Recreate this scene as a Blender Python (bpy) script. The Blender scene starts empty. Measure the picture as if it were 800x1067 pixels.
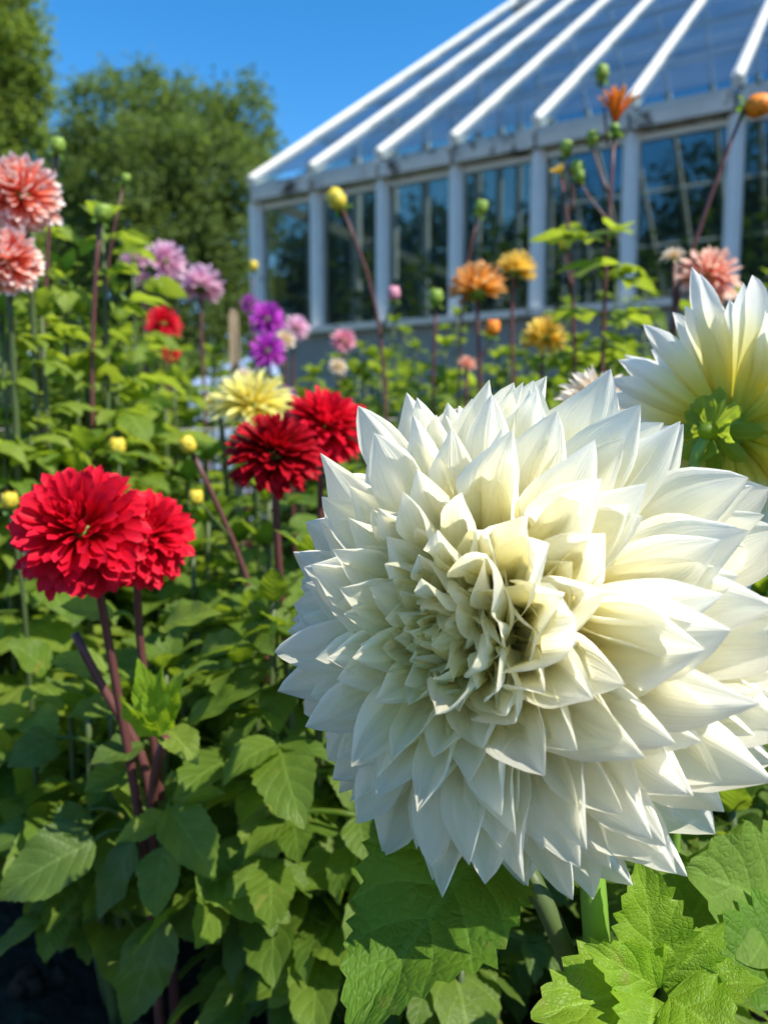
import bpy, math, random
import numpy as np
from mathutils import Vector
R = math.radians
PI = math.pi
rng = np.random.default_rng(11)
scene = bpy.context.scene
COL = scene.collection

# ------------------------------------------------------------------ camera, sky, sun, exposure
F = 800.0                                   # focal length in photo pixels (photo is 800 wide)
CAM = np.array([0.0, 0.0, 0.62])
PITCH = math.atan((533.5 - 447.0) / F)
FW = np.array([0, math.cos(PITCH), -math.sin(PITCH)])
UP = np.array([0, math.sin(PITCH), math.cos(PITCH)])
RT = np.array([1.0, 0, 0])
cd = bpy.data.cameras.new('camera')
cam = bpy.data.objects.new('camera', cd)
COL.objects.link(cam)
cam.location = CAM
cam.rotation_euler = (R(90) - PITCH, 0, 0)
cd.sensor_fit = 'HORIZONTAL'
cd.sensor_width = 26.0
cd.lens = 26.0
cd.clip_start = 0.02
cd.clip_end = 3000
cd.dof.use_dof = True
cd.dof.focus_distance = 0.37
cd.dof.aperture_fstop = 6.6
scene.camera = cam

SUN_AZ, SUN_EL = R(123), R(50)               # azimuth from +Y towards +X
world = bpy.data.worlds.new("World")
scene.world = world
world.use_nodes = True
wn = world.node_tree
wn.nodes.clear()
wo = wn.nodes.new('ShaderNodeOutputWorld')
bg = wn.nodes.new('ShaderNodeBackground')
sk = wn.nodes.new('ShaderNodeTexSky')
sk.sky_type = 'NISHITA'
sk.sun_disc = False
sk.sun_elevation = SUN_EL
sk.sun_rotation = SUN_AZ
sk.altitude = 600
sk.air_density = 1.0
sk.dust_density = 0.1
sk.ozone_density = 6.0
bg.inputs['Strength'].default_value = 0.125
sat = wn.nodes.new('ShaderNodeHueSaturation')
sat.inputs['Saturation'].default_value = 1.28
wn.links.new(sk.outputs[0], sat.inputs['Color'])
tint = wn.nodes.new('ShaderNodeMix')
tint.data_type = 'RGBA'
tint.blend_type = 'MULTIPLY'
tint.inputs[0].default_value = 1.0
tint.inputs[7].default_value = (1.3, 0.95, 0.82, 1)
wn.links.new(sat.outputs[0], tint.inputs[6])
wn.links.new(tint.outputs[2], bg.inputs['Color'])
wn.links.new(bg.outputs[0], wo.inputs[0])

sl = bpy.data.lights.new('sun', 'SUN')
sl.energy = 3.4
sl.angle = R(0.5)
sl.color = (1.0, 0.94, 0.82)
so = bpy.data.objects.new('sun', sl)
COL.objects.link(so)
SDIR = Vector((math.sin(SUN_AZ) * math.cos(SUN_EL), math.cos(SUN_AZ) * math.cos(SUN_EL), math.sin(SUN_EL)))
so.rotation_euler = (-SDIR).to_track_quat('-Z', 'Y').to_euler()
so.location = (6, 2, 8)

scene.view_settings.view_transform = 'Standard'
scene.view_settings.look = 'None'
scene.view_settings.exposure = 1.27
scene.view_settings.gamma = 1.0
scene.render.engine = 'CYCLES'
scene.cycles.use_denoising = True
scene.cycles.max_bounces = 11
scene.cycles.diffuse_bounces = 9
scene.cycles.transmission_bounces = 6
scene.cycles.transparent_max_bounces = 16
scene.cycles.sample_clamp_indirect = 6.0
scene.cycles.caustics_reflective = False
scene.cycles.caustics_refractive = False


# ------------------------------------------------------------------ helpers
def ray(px, py):
    return FW + RT * ((px - 400) / F) + UP * ((533.5 - py) / F)


def P(px, py, d):
    """the point at photo pixel (px, py), d metres deep"""
    return CAM + ray(px, py) * d


def gz(x, y):
    t = np.clip((y - 1.3) / 3.6, 0, 1)
    return 0.5 * t * t * (3 - 2 * t)


def nrm(v):
    v = np.asarray(v, float)
    return v / (np.linalg.norm(v) + 1e-12)


def frame_from(axis, ref=(0, 0, 1)):
    a = nrm(axis)
    x = np.cross(ref, a)
    if np.linalg.norm(x) < 1e-4:
        x = np.cross((0, 1, 0), a)
    x = nrm(x)
    return x, np.cross(a, x), a


class Geo:
    """collects vertices, faces and uvs, then links them as one mesh object"""
    def __init__(self):
        self.v, self.f, self.uv, self.n = [], [], [], 0

    def add(self, v, f, uv=None):
        v = np.asarray(v, float).reshape(-1, 3)
        f = np.asarray(f, int)
        self.v.append(v)
        self.f.append(f + self.n)
        self.uv.append(np.zeros((len(v), 2)) if uv is None else np.asarray(uv, float))
        self.n += len(v)

    def box(self, o, ax, ay, az):
        """a box from corner o along three edge vectors"""
        o, ax, ay, az = (np.asarray(q, float) for q in (o, ax, ay, az))
        v = [o, o + ax, o + ax + ay, o + ay, o + az, o + ax + az, o + ax + ay + az, o + ay + az]
        f = [(0, 3, 2, 1), (4, 5, 6, 7), (0, 1, 5, 4), (1, 2, 6, 5), (2, 3, 7, 6), (3, 0, 4, 7)]
        self.add(v, f)

    def tube(self, pts, radii, sides=8):
        pts = np.asarray(pts, float)
        radii = np.broadcast_to(np.asarray(radii, float), (len(pts),))
        tan = np.gradient(pts, axis=0)
        vs = []
        x = None
        for p, t, r in zip(pts, tan, radii):
            t = nrm(t)
            if x is None:
                x, y, _ = frame_from(t)
            else:
                x = nrm(x - t * np.dot(x, t))
                y = np.cross(t, x)
            a = np.arange(sides) * 2 * PI / sides
            vs.append(p + r * (np.cos(a)[:, None] * x + np.sin(a)[:, None] * y))
        n = len(pts)
        f = [(i * sides + k, i * sides + (k + 1) % sides, (i + 1) * sides + (k + 1) % sides, (i + 1) * sides + k)
             for i in range(n - 1) for k in range(sides)]
        v = np.concatenate(vs + [pts[:1], pts[-1:]])
        self.add(v, f)
        b = self.n - len(v)
        caps = [(b + n * sides, b + (k + 1) % sides, b + k, b + k) for k in range(sides)]
        e = b + (n - 1) * sides
        caps += [(b + n * sides + 1, e + k, e + (k + 1) % sides, e + (k + 1) % sides) for k in range(sides)]
        self.f.append(np.array(caps))

    def ball(self, c, rad, axis=(0, 0, 1), nu=12, nv=8, prof=None):
        x, y, z = frame_from(axis)
        vs, f = [], []
        for i in range(nv + 1):
            th = PI * i / nv
            rr, zz = math.sin(th), math.cos(th)
            if prof:
                rr *= prof(i / nv)
            for k in range(nu):
                a = 2 * PI * k / nu
                vs.append(np.asarray(c) + rad[0] * rr * (math.cos(a) * x + math.sin(a) * y) + rad[1] * zz * z)
        for i in range(nv):
            for k in range(nu):
                f.append((i * nu + k, (i + 1) * nu + k, (i + 1) * nu + (k + 1) % nu, i * nu + (k + 1) % nu))
        self.add(vs, f)

    def build(self, name, mat, parent=None, loc=None, smooth=True):
        off = np.zeros(3)
        if loc is not None:
            off = np.asarray(loc, float)
        elif parent is not None:
            off = np.array(parent['_w']) if '_w' in parent else np.zeros(3)
        v = np.concatenate(self.v) - off
        fl, tot = [], []
        for f in self.f:
            if f.shape[1] == 4:
                tri = f[:, 2] == f[:, 3]
                if tri.any():
                    for q, t in zip(f, tri):
                        fl.append(q[:3] if t else q)
                        tot.append(3 if t else 4)
                    continue
            fl.append(f.reshape(-1))
            tot += [f.shape[1]] * len(f)
        fl = np.concatenate([np.asarray(q).reshape(-1) for q in fl]).astype(np.int32)
        tot = np.asarray(tot, np.int32)
        me = bpy.data.meshes.new(name)
        me.vertices.add(len(v))
        me.vertices.foreach_set('co', v.astype(np.float32).reshape(-1))
        me.loops.add(len(fl))
        me.loops.foreach_set('vertex_index', fl)
        me.polygons.add(len(tot))
        me.polygons.foreach_set('loop_start', (np.cumsum(tot) - tot).astype(np.int32))
        me.polygons.foreach_set('loop_total', tot)
        me.polygons.foreach_set('use_smooth', np.full(len(tot), smooth))
        ul = me.uv_layers.new(name='UVMap')
        uv = np.concatenate(self.uv)
        ul.data.foreach_set('uv', uv[fl].astype(np.float32).reshape(-1))
        me.materials.append(mat)
        me.update(calc_edges=True)
        me.validate()
        o = bpy.data.objects.new(name, me)
        COL.objects.link(o)
        if parent is not None:
            o.parent = parent
            o['_w'] = list(map(float, off))
        elif loc is not None:
            o.location = loc
            o['_w'] = list(map(float, off))
        return o


def tag(o, label, cat, group=None, kind=None):
    o['label'] = label
    o['category'] = cat
    if group:
        o['group'] = group
    if kind:
        o['kind'] = kind
    return o


def thing(name, label, cat, loc, group=None):
    o = bpy.data.objects.new(name, None)
    COL.objects.link(o)
    o.empty_display_size = 0.05
    o.location = loc
    o['_w'] = list(map(float, loc))
    return tag(o, label, cat, group)


# ------------------------------------------------------------------ materials
def new_mat(name):
    m = bpy.data.materials.new(name)
    m.use_nodes = True
    nt = m.node_tree
    nt.nodes.clear()
    out = nt.nodes.new('ShaderNodeOutputMaterial')
    return m, nt, out


def N(nt, t, **kw):
    n = nt.nodes.new(t)
    for k, v in kw.items():
        setattr(n, k, v)
    return n


def ramp(nt, stops, fac):
    r = N(nt, 'ShaderNodeValToRGB')
    el = r.color_ramp.elements
    while len(el) < len(stops):
        el.new(0.5)
    for e, (p, c) in zip(el, stops):
        e.position = p
        e.color = (*c, 1)
    nt.links.new(fac, r.inputs[0])
    return r


def math_node(nt, op, a, b=None):
    n = N(nt, 'ShaderNodeMath', operation=op)
    for i, q in enumerate((a, b)):
        if q is None:
            continue
        if hasattr(q, 'is_output'):
            nt.links.new(q, n.inputs[i])
        else:
            n.inputs[i].default_value = q
    return n.outputs[0]


def mixc(nt, fac, a, b, mode='MIX'):
    n = N(nt, 'ShaderNodeMix', data_type='RGBA', blend_type=mode)
    for i, q in zip((0, 6, 7), (fac, a, b)):
        if hasattr(q, 'is_output'):
            nt.links.new(q, n.inputs[i])
        else:
            n.inputs[i].default_value = q if i == 0 else (*q, 1)
    return n.outputs[2]


def thin(nt, out, col, tcol, transl, rough, spec, normal):
    """a thin leaf or petal: principled mixed with translucent"""
    p = N(nt, 'ShaderNodeBsdfPrincipled')
    p.inputs['Roughness'].default_value = rough
    p.inputs['Specular IOR Level'].default_value = spec
    t = N(nt, 'ShaderNodeBsdfTranslucent')
    mx = N(nt, 'ShaderNodeMixShader')
    mx.inputs[0].default_value = transl
    nt.links.new(col, p.inputs['Base Color'])
    nt.links.new(tcol, t.inputs['Color'])
    if normal is not None:
        nt.links.new(normal, p.inputs['Normal'])
        nt.links.new(normal, t.inputs['Normal'])
    nt.links.new(p.outputs[0], mx.inputs[1])
    nt.links.new(t.outputs[0], mx.inputs[2])
    nt.links.new(mx.outputs[0], out.inputs[0])


def petal_mat(name, stops, tstops=None, transl=0.4, streak=0.06, bump=0.25, rough=0.5, spec=0.25, vary=0.1, dark=None):
    m, nt, out = new_mat(name)
    uv = N(nt, 'ShaderNodeUVMap')
    sep = N(nt, 'ShaderNodeSeparateXYZ')
    nt.links.new(uv.outputs[0], sep.inputs[0])
    r = ramp(nt, stops, sep.outputs[1])
    mp = N(nt, 'ShaderNodeMapping')
    mp.inputs['Scale'].default_value = (26, 1.1, 1)
    nt.links.new(uv.outputs[0], mp.inputs[0])
    geo = N(nt, 'ShaderNodeNewGeometry')
    nz = N(nt, 'ShaderNodeTexNoise', noise_dimensions='4D')
    nz.inputs['Scale'].default_value = 1.0
    nz.inputs['Detail'].default_value = 3.0
    nt.links.new(mp.outputs[0], nz.inputs['Vector'])
    nt.links.new(math_node(nt, 'MULTIPLY', geo.outputs['Random Per Island'], 40.0), nz.inputs['W'])
    st = math_node(nt, 'MULTIPLY', math_node(nt, 'SUBTRACT', nz.outputs[0], 0.5), 2 * streak)
    rv = math_node(nt, 'MULTIPLY', math_node(nt, 'SUBTRACT', geo.outputs['Random Per Island'], 0.5), 2 * vary)
    val = math_node(nt, 'ADD', math_node(nt, 'ADD', st, rv), 1.0)
    hsv = N(nt, 'ShaderNodeHueSaturation')
    nt.links.new(r.outputs[0], hsv.inputs['Color'])
    nt.links.new(val, hsv.inputs['Value'])
    bp = N(nt, 'ShaderNodeBump')
    bp.inputs['Strength'].default_value = bump
    bp.inputs['Distance'].default_value = 0.0015
    nt.links.new(nz.outputs[0], bp.inputs['Height'])
    tc = hsv.outputs[0] if tstops is None else ramp(nt, tstops, sep.outputs[1]).outputs[0]
    thin(nt, out, hsv.outputs[0], tc, transl, rough, spec, bp.outputs[0])
    return m


def leaf_mat(name, c1, c2, tcol, transl=0.35, veins=6.0, rough=0.45, spec=0.28, bump=0.35, edge=None):
    m, nt, out = new_mat(name)
    uv = N(nt, 'ShaderNodeUVMap')
    sep = N(nt, 'ShaderNodeSeparateXYZ')
    nt.links.new(uv.outputs[0], sep.inputs[0])
    geo = N(nt, 'ShaderNodeNewGeometry')
    au = math_node(nt, 'ABSOLUTE', math_node(nt, 'SUBTRACT', sep.outputs[0], 0.5))     # 0 midrib .. 0.5 edge
    vv = math_node(nt, 'SUBTRACT', math_node(nt, 'MULTIPLY', sep.outputs[1], veins), math_node(nt, 'MULTIPLY', au, 3.2))
    fr = math_node(nt, 'ABSOLUTE', math_node(nt, 'SUBTRACT', math_node(nt, 'FRACT', vv), 0.5))  # 0.5 on the vein
    vein = math_node(nt, 'SMOOTH_MAX', math_node(nt, 'MULTIPLY', math_node(nt, 'SUBTRACT', fr, 0.43), 12.0), 0.0)
    mid = math_node(nt, 'MULTIPLY', math_node(nt, 'SUBTRACT', 0.035, au), 40.0)
    vm = N(nt, 'ShaderNodeClamp')
    nt.links.new(math_node(nt, 'MAXIMUM', vein, mid), vm.inputs[0])
    tc = N(nt, 'ShaderNodeTexCoord')
    nz = N(nt, 'ShaderNodeTexNoise')
    nz.inputs['Scale'].default_value = 60
    nz.inputs['Detail'].default_value = 4
    nt.links.new(tc.outputs['Object'], nz.inputs['Vector'])
    base = mixc(nt, geo.outputs['Random Per Island'], c1, c2)
    mot = math_node(nt, 'ADD', math_node(nt, 'MULTIPLY', nz.outputs[0], 0.7), 0.65)
    hsv = N(nt, 'ShaderNodeHueSaturation')
    nt.links.new(base, hsv.inputs['Color'])
    nt.links.new(mot, hsv.inputs['Value'])
    n5 = N(nt, 'ShaderNodeTexNoise')
    n5.inputs['Scale'].default_value = 34
    n5.inputs['Detail'].default_value = 3
    nt.links.new(tc.outputs['Object'], n5.inputs['Vector'])
    sp = N(nt, 'ShaderNodeMapRange')
    sp.inputs[1].default_value = 0.66
    sp.inputs[2].default_value = 0.74
    sp.inputs[4].default_value = 0.75 if veins else 0.0
    nt.links.new(n5.outputs[0], sp.inputs[0])
    spotted = mixc(nt, sp.outputs[0], hsv.outputs[0], (0.26, 0.22, 0.05))
    pale = tuple(min(1, q * 1.5 + 0.02) for q in c2)
    colr = mixc(nt, math_node(nt, 'MULTIPLY', vm.outputs[0], 0.55), spotted, pale)
    tt = mixc(nt, math_node(nt, 'MULTIPLY', nz.outputs[0], 0.35), tcol, tuple(q * 0.6 for q in tcol))
    n3 = N(nt, 'ShaderNodeTexNoise')
    n3.inputs['Scale'].default_value = 190
    n3.inputs['Detail'].default_value = 2
    nt.links.new(tc.outputs['Object'], n3.inputs['Vector'])
    vo = N(nt, 'ShaderNodeTexVoronoi', feature='DISTANCE_TO_EDGE')
    vmp = N(nt, 'ShaderNodeMapping')
    vmp.inputs['Scale'].default_value = (13, 22, 1)
    nt.links.new(uv.outputs[0], vmp.inputs[0])
    nt.links.new(vmp.outputs[0], vo.inputs['Vector'])
    vo.inputs['Scale'].default_value = 1.0
    net = math_node(nt, 'MINIMUM', math_node(nt, 'MULTIPLY', vo.outputs['Distance'], 5.0), 1.0)
    puff = math_node(nt, 'MULTIPLY', math_node(nt, 'POWER', math_node(nt, 'MULTIPLY', fr, 2.0), 2.5), -0.8)
    h = math_node(nt, 'ADD', math_node(nt, 'ADD', puff, math_node(nt, 'MULTIPLY', nz.outputs[0], 0.9)), math_node(nt, 'MULTIPLY', n3.outputs[0], 0.6))
    if veins:
        h = math_node(nt, 'ADD', h, math_node(nt, 'MULTIPLY', net, 0.28))
    bp = N(nt, 'ShaderNodeBump')
    bp.inputs['Strength'].default_value = bump
    bp.inputs['Distance'].default_value = 0.002
    nt.links.new(h, bp.inputs['Height'])
    thin(nt, out, colr, tt, transl, rough, spec, bp.outputs[0])
    return m


def solid_mat(name, c1, c2, scale=8.0, rough=0.6, spec=0.3, bump=0.3, dist=0.003, stain=None, thr=0.62):
    m, nt, out = new_mat(name)
    tc = N(nt, 'ShaderNodeTexCoord')
    nz = N(nt, 'ShaderNodeTexNoise')
    nz.inputs['Scale'].default_value = scale
    nz.inputs['Detail'].default_value = 6
    nz.inputs['Roughness'].default_value = 0.65
    nt.links.new(tc.outputs['Object'], nz.inputs['Vector'])
    c = mixc(nt, nz.outputs[0], c1, c2)
    if stain:
        n2 = N(nt, 'ShaderNodeTexNoise')
        n2.inputs['Scale'].default_value = scale * 0.7
        n2.inputs['Detail'].default_value = 8
        n2.inputs['Roughness'].default_value = 0.7
        nt.links.new(tc.outputs['Object'], n2.inputs['Vector'])
        k = N(nt, 'ShaderNodeMapRange')
        k.inputs[1].default_value = thr
        k.inputs[2].default_value = thr + 0.06
        nt.links.new(n2.outputs[0], k.inputs[0])
        c = mixc(nt, k.outputs[0], c, stain)
    p = N(nt, 'ShaderNodeBsdfPrincipled')
    p.inputs['Roughness'].default_value = rough
    p.inputs['Specular IOR Level'].default_value = spec
    nt.links.new(c, p.inputs['Base Color'])
    bp = N(nt, 'ShaderNodeBump')
    bp.inputs['Strength'].default_value = bump
    bp.inputs['Distance'].default_value = dist
    nt.links.new(nz.outputs[0], bp.inputs['Height'])
    nt.links.new(bp.outputs[0], p.inputs['Normal'])
    nt.links.new(p.outputs[0], out.inputs[0])
    return m


def glass_mat(name, tint, refl, film, dcol=(0.5, 0.52, 0.5)):
    m, nt, out = new_mat(name)
    tr = N(nt, 'ShaderNodeBsdfTransparent')
    tr.inputs[0].default_value = (*tint, 1)
    gl = N(nt, 'ShaderNodeBsdfGlossy')
    gl.inputs['Roughness'].default_value = 0.015
    df = N(nt, 'ShaderNodeBsdfDiffuse')
    df.inputs[0].default_value = (*dcol, 1)
    lw = N(nt, 'ShaderNodeLayerWeight')
    lw.inputs[0].default_value = 0.5
    k = math_node(nt, 'ADD', math_node(nt, 'MULTIPLY', math_node(nt, 'POWER', lw.outputs['Facing'], 4.0), 0.5), refl)
    m1 = N(nt, 'ShaderNodeMixShader')
    nt.links.new(k, m1.inputs[0])
    nt.links.new(tr.outputs[0], m1.inputs[1])
    nt.links.new(gl.outputs[0], m1.inputs[2])
    tc = N(nt, 'ShaderNodeTexCoord')
    nz = N(nt, 'ShaderNodeTexNoise')
    nz.inputs['Scale'].default_value = 2.5
    nz.inputs['Detail'].default_value = 6
    nt.links.new(tc.outputs['Object'], nz.inputs['Vector'])
    m2 = N(nt, 'ShaderNodeMixShader')
    nt.links.new(math_node(nt, 'MULTIPLY', nz.outputs[0], 2 * film), m2.inputs[0])
    nt.links.new(m1.outputs[0], m2.inputs[1])
    nt.links.new(df.outputs[0], m2.inputs[2])
    nt.links.new(m2.outputs[0], out.inputs[0])
    return m


M = {}
M['white_petal'] = petal_mat('white_petal',
    [(0.0, (0.93, 0.78, 0.24)), (0.22, (0.95, 0.85, 0.34)), (0.42, (0.96, 0.91, 0.56)), (0.62, (0.965, 0.945, 0.77)), (1, (0.965, 0.95, 0.845))],
    tstops=[(0.0, (0.96, 0.84, 0.30)), (0.34, (0.98, 0.91, 0.50)), (0.62, (0.985, 0.955, 0.79)), (1, (0.985, 0.965, 0.86))],
    transl=0.70, streak=0.05, bump=0.5, rough=0.6, spec=0.1, vary=0.012)
M['back_petal'] = petal_mat('white_petal_yellow_base',
    [(0.0, (0.55, 0.58, 0.04)), (0.3, (0.80, 0.72, 0.10)), (0.55, (0.86, 0.83, 0.45)), (0.75, (0.88, 0.88, 0.80)), (1, (0.89, 0.89, 0.86))],
    transl=0.45, streak=0.07, bump=0.35, rough=0.45, spec=0.3, vary=0.02)
M['peach_white'] = petal_mat('peach_white_petal',
    [(0.0, (0.70, 0.40, 0.12)), (0.4, (0.82, 0.62, 0.38)), (0.8, (0.85, 0.78, 0.66)), (1, (0.86, 0.80, 0.72))], vary=0.05)
M['red'] = petal_mat('red_petal', [(0.0, (0.20, 0.002, 0.004)), (0.5, (0.50, 0.005, 0.014)), (1, (0.74, 0.012, 0.045))],
    tstops=[(0, (0.6, 0.0, 0.0)), (1, (0.9, 0.012, 0.04))], transl=0.4, streak=0.15, rough=0.45, spec=0.18, vary=0.2)
M['dark_red'] = petal_mat('dark_red_petal', [(0.0, (0.13, 0.002, 0.004)), (0.5, (0.28, 0.003, 0.008)), (1, (0.44, 0.005, 0.016))],
    tstops=[(0, (0.4, 0.0, 0.0)), (1, (0.6, 0.005, 0.015))], transl=0.28, streak=0.15, rough=0.45, spec=0.18, vary=0.2)
M['yellow'] = petal_mat('yellow_petal', [(0.0, (0.75, 0.58, 0.04)), (0.5, (0.82, 0.74, 0.18)), (1, (0.85, 0.82, 0.42))], vary=0.08)
M['coral'] = petal_mat('coral_petal', [(0.0, (0.78, 0.12, 0.05)), (0.5, (0.84, 0.24, 0.15)), (0.74, (0.86, 0.40, 0.31)), (0.90, (0.88, 0.74, 0.68)), (1, (0.88, 0.84, 0.8))], vary=0.1, transl=0.35)
M['lilac'] = petal_mat('lilac_pink_petal', [(0.0, (0.62, 0.18, 0.38)), (0.5, (0.76, 0.42, 0.58)), (1, (0.86, 0.66, 0.76))], vary=0.1)
M['purple'] = petal_mat('purple_petal', [(0.0, (0.24, 0.01, 0.25)), (0.5, (0.40, 0.03, 0.42)), (1, (0.60, 0.09, 0.58))], vary=0.15)
M['pink'] = petal_mat('pink_petal', [(0.0, (0.6, 0.10, 0.20)), (0.5, (0.75, 0.26, 0.38)), (1, (0.84, 0.55, 0.58))], vary=0.12)
M['amber'] = petal_mat('amber_petal', [(0.0, (0.72, 0.30, 0.02)), (0.5, (0.80, 0.40, 0.06)), (1, (0.84, 0.50, 0.24))], vary=0.12)
M['gold'] = petal_mat('gold_petal', [(0.0, (0.72, 0.42, 0.02)), (0.5, (0.80, 0.56, 0.05)), (1, (0.84, 0.66, 0.22))], vary=0.12)
M['orange'] = petal_mat('orange_petal', [(0.0, (0.72, 0.16, 0.01)), (0.5, (0.80, 0.24, 0.02)), (1, (0.84, 0.34, 0.05))], vary=0.12)
M['peach'] = petal_mat('peach_petal', [(0.0, (0.72, 0.14, 0.08)), (0.5, (0.80, 0.36, 0.26)), (1, (0.85, 0.62, 0.48))], vary=0.12)
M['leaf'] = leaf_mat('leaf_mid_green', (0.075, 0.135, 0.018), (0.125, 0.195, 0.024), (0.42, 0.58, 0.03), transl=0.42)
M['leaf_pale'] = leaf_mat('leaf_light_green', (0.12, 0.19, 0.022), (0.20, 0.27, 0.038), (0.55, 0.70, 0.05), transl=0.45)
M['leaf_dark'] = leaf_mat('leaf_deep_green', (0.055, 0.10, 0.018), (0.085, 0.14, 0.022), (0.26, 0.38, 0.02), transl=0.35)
M['leaf_new'] = leaf_mat('leaf_young_yellow_green', (0.17, 0.29, 0.018), (0.22, 0.35, 0.025), (0.55, 0.78, 0.03), transl=0.5, bump=0.5, veins=4.0)
M['leaf_hero'] = leaf_mat('leaf_large_green', (0.085, 0.18, 0.016), (0.095, 0.19, 0.018), (0.36, 0.60, 0.02), transl=0.45, veins=6.0, bump=0.7, rough=0.55, spec=0.2)
M['leaf_grey'] = leaf_mat('leaf_grey_green', (0.11, 0.19, 0.025), (0.12, 0.20, 0.028), (0.36, 0.54, 0.03), transl=0.35, bump=0.6, rough=0.6, spec=0.15)
M['sepal'] = leaf_mat('sepal_green', (0.07, 0.15, 0.03), (0.10, 0.19, 0.035), (0.25, 0.45, 0.03), veins=0.0, bump=0.2)
M['sepal_pale'] = leaf_mat('sepal_yellow_green', (0.10, 0.19, 0.02), (0.17, 0.26, 0.03), (0.5, 0.66, 0.05), veins=0.0, bump=0.2, transl=0.5)
M['stem_green'] = solid_mat('stem_green', (0.13, 0.25, 0.03), (0.17, 0.30, 0.045), 40, 0.45, 0.4, 0.15)
M['stem_mid'] = solid_mat('stem_olive', (0.05, 0.08, 0.025), (0.08, 0.11, 0.035), 40, 0.5, 0.35, 0.15)
M['stem_dark'] = solid_mat('stem_maroon', (0.085, 0.028, 0.028), (0.13, 0.05, 0.045), 40, 0.45, 0.4, 0.15)
M['bud_yellow'] = solid_mat('bud_yellow', (0.55, 0.42, 0.03), (0.66, 0.52, 0.06), 60, 0.5, 0.3, 0.4)
M['bud_orange'] = solid_mat('bud_orange', (0.72, 0.17, 0.01), (0.80, 0.27, 0.02), 60, 0.5, 0.3, 0.4)
M['bud_green'] = solid_mat('bud_green', (0.16, 0.26, 0.03), (0.24, 0.34, 0.05), 60, 0.5, 0.3, 0.4)
M['bud_pink'] = solid_mat('bud_pink', (0.55, 0.18, 0.28), (0.65, 0.30, 0.38), 60, 0.5, 0.3, 0.4)
M['paint'] = solid_mat('weathered_white_paint', (0.60, 0.60, 0.56), (0.78, 0.78, 0.74), 9, 0.55, 0.3, 0.25, stain=(0.20, 0.17, 0.13), thr=0.62)
M['paint_worn'] = solid_mat('peeling_white_paint', (0.36, 0.36, 0.32), (0.58, 0.57, 0.52), 7, 0.6, 0.3, 0.35, stain=(0.06, 0.045, 0.03), thr=0.53)
M['glass'] = glass_mat('window_glass', (0.74, 0.745, 0.71), 0.003, 0.001)
M['roof_glass'] = glass_mat('roof_glass', (0.58, 0.66, 0.70), 0.03, 0.10, (0.24, 0.31, 0.39))  # blue-grey diffuse layer paints in reflected sky along with dust
M['board'] = solid_mat('grey_weathered_boards', (0.16, 0.16, 0.15), (0.26, 0.26, 0.24), 5, 0.8, 0.2, 0.5, stain=(0.08, 0.08, 0.07))
M['bark'] = solid_mat('bark', (0.05, 0.038, 0.026), (0.11, 0.085, 0.06), 6, 0.9, 0.1, 0.8, 0.02)
M['stake'] = solid_mat('stake_wood', (0.30, 0.22, 0.13), (0.42, 0.33, 0.21), 20, 0.8, 0.2, 0.4)
M['blue_sheet'] = solid_mat('pale_blue_sheet', (0.30, 0.40, 0.60), (0.38, 0.48, 0.66), 12, 0.6, 0.3, 0.4, 0.01)
M['wire'] = solid_mat('grey_wire', (0.25, 0.25, 0.22), (0.35, 0.34, 0.3), 30, 0.5, 0.5, 0.1)
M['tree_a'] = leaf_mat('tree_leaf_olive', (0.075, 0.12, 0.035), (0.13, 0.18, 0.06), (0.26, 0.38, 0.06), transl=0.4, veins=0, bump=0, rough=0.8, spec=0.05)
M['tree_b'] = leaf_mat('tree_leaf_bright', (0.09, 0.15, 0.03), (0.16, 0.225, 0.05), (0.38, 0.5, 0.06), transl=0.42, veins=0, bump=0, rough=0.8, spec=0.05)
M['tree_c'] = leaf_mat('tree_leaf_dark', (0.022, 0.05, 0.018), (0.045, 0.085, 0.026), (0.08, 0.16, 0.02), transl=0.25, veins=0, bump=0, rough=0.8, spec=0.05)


def soil_material():
    m, nt, out = new_mat('soil_and_lawn')
    tc = N(nt, 'ShaderNodeTexCoord')
    n1 = N(nt, 'ShaderNodeTexNoise')
    n1.inputs['Scale'].default_value = 14
    n1.inputs['Detail'].default_value = 9
    n1.inputs['Roughness'].default_value = 0.7
    n2 = N(nt, 'ShaderNodeTexVoronoi')
    n2.inputs['Scale'].default_value = 55
    for q in (n1, n2):
        nt.links.new(tc.outputs['Object'], q.inputs['Vector'])
    soil = ramp(nt, [(0.3, (0.024, 0.017, 0.012)), (0.6, (0.06, 0.044, 0.032)), (0.75, (0.15, 0.12, 0.09))], n1.outputs[0]).outputs[0]
    grass = ramp(nt, [(0.3, (0.03, 0.06, 0.015)), (0.7, (0.07, 0.12, 0.03))], n1.outputs[0]).outputs[0]
    sep = N(nt, 'ShaderNodeSeparateXYZ')
    nt.links.new(tc.outputs['Object'], sep.inputs[0])
    mr = N(nt, 'ShaderNodeMapRange')
    mr.inputs[1].default_value = 4.2
    mr.inputs[2].default_value = 5.0
    nt.links.new(sep.outputs[1], mr.inputs[0])
    c = mixc(nt, mr.outputs[0], soil, grass)
    p = N(nt, 'ShaderNodeBsdfPrincipled')
    p.inputs['Roughness'].default_value = 0.95
    p.inputs['Specular IOR Level'].default_value = 0.1
    nt.links.new(c, p.inputs['Base Color'])
    bp = N(nt, 'ShaderNodeBump')
    bp.inputs['Distance'].default_value = 0.03
    bp.inputs['Strength'].default_value = 0.9
    nt.links.new(math_node(nt, 'ADD', n1.outputs[0], math_node(nt, 'MULTIPLY', n2.outputs[0], 0.4)), bp.inputs['Height'])
    nt.links.new(bp.outputs[0], p.inputs['Normal'])
    nt.links.new(p.outputs[0], out.inputs[0])
    return m


M['soil'] = soil_material()


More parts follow.
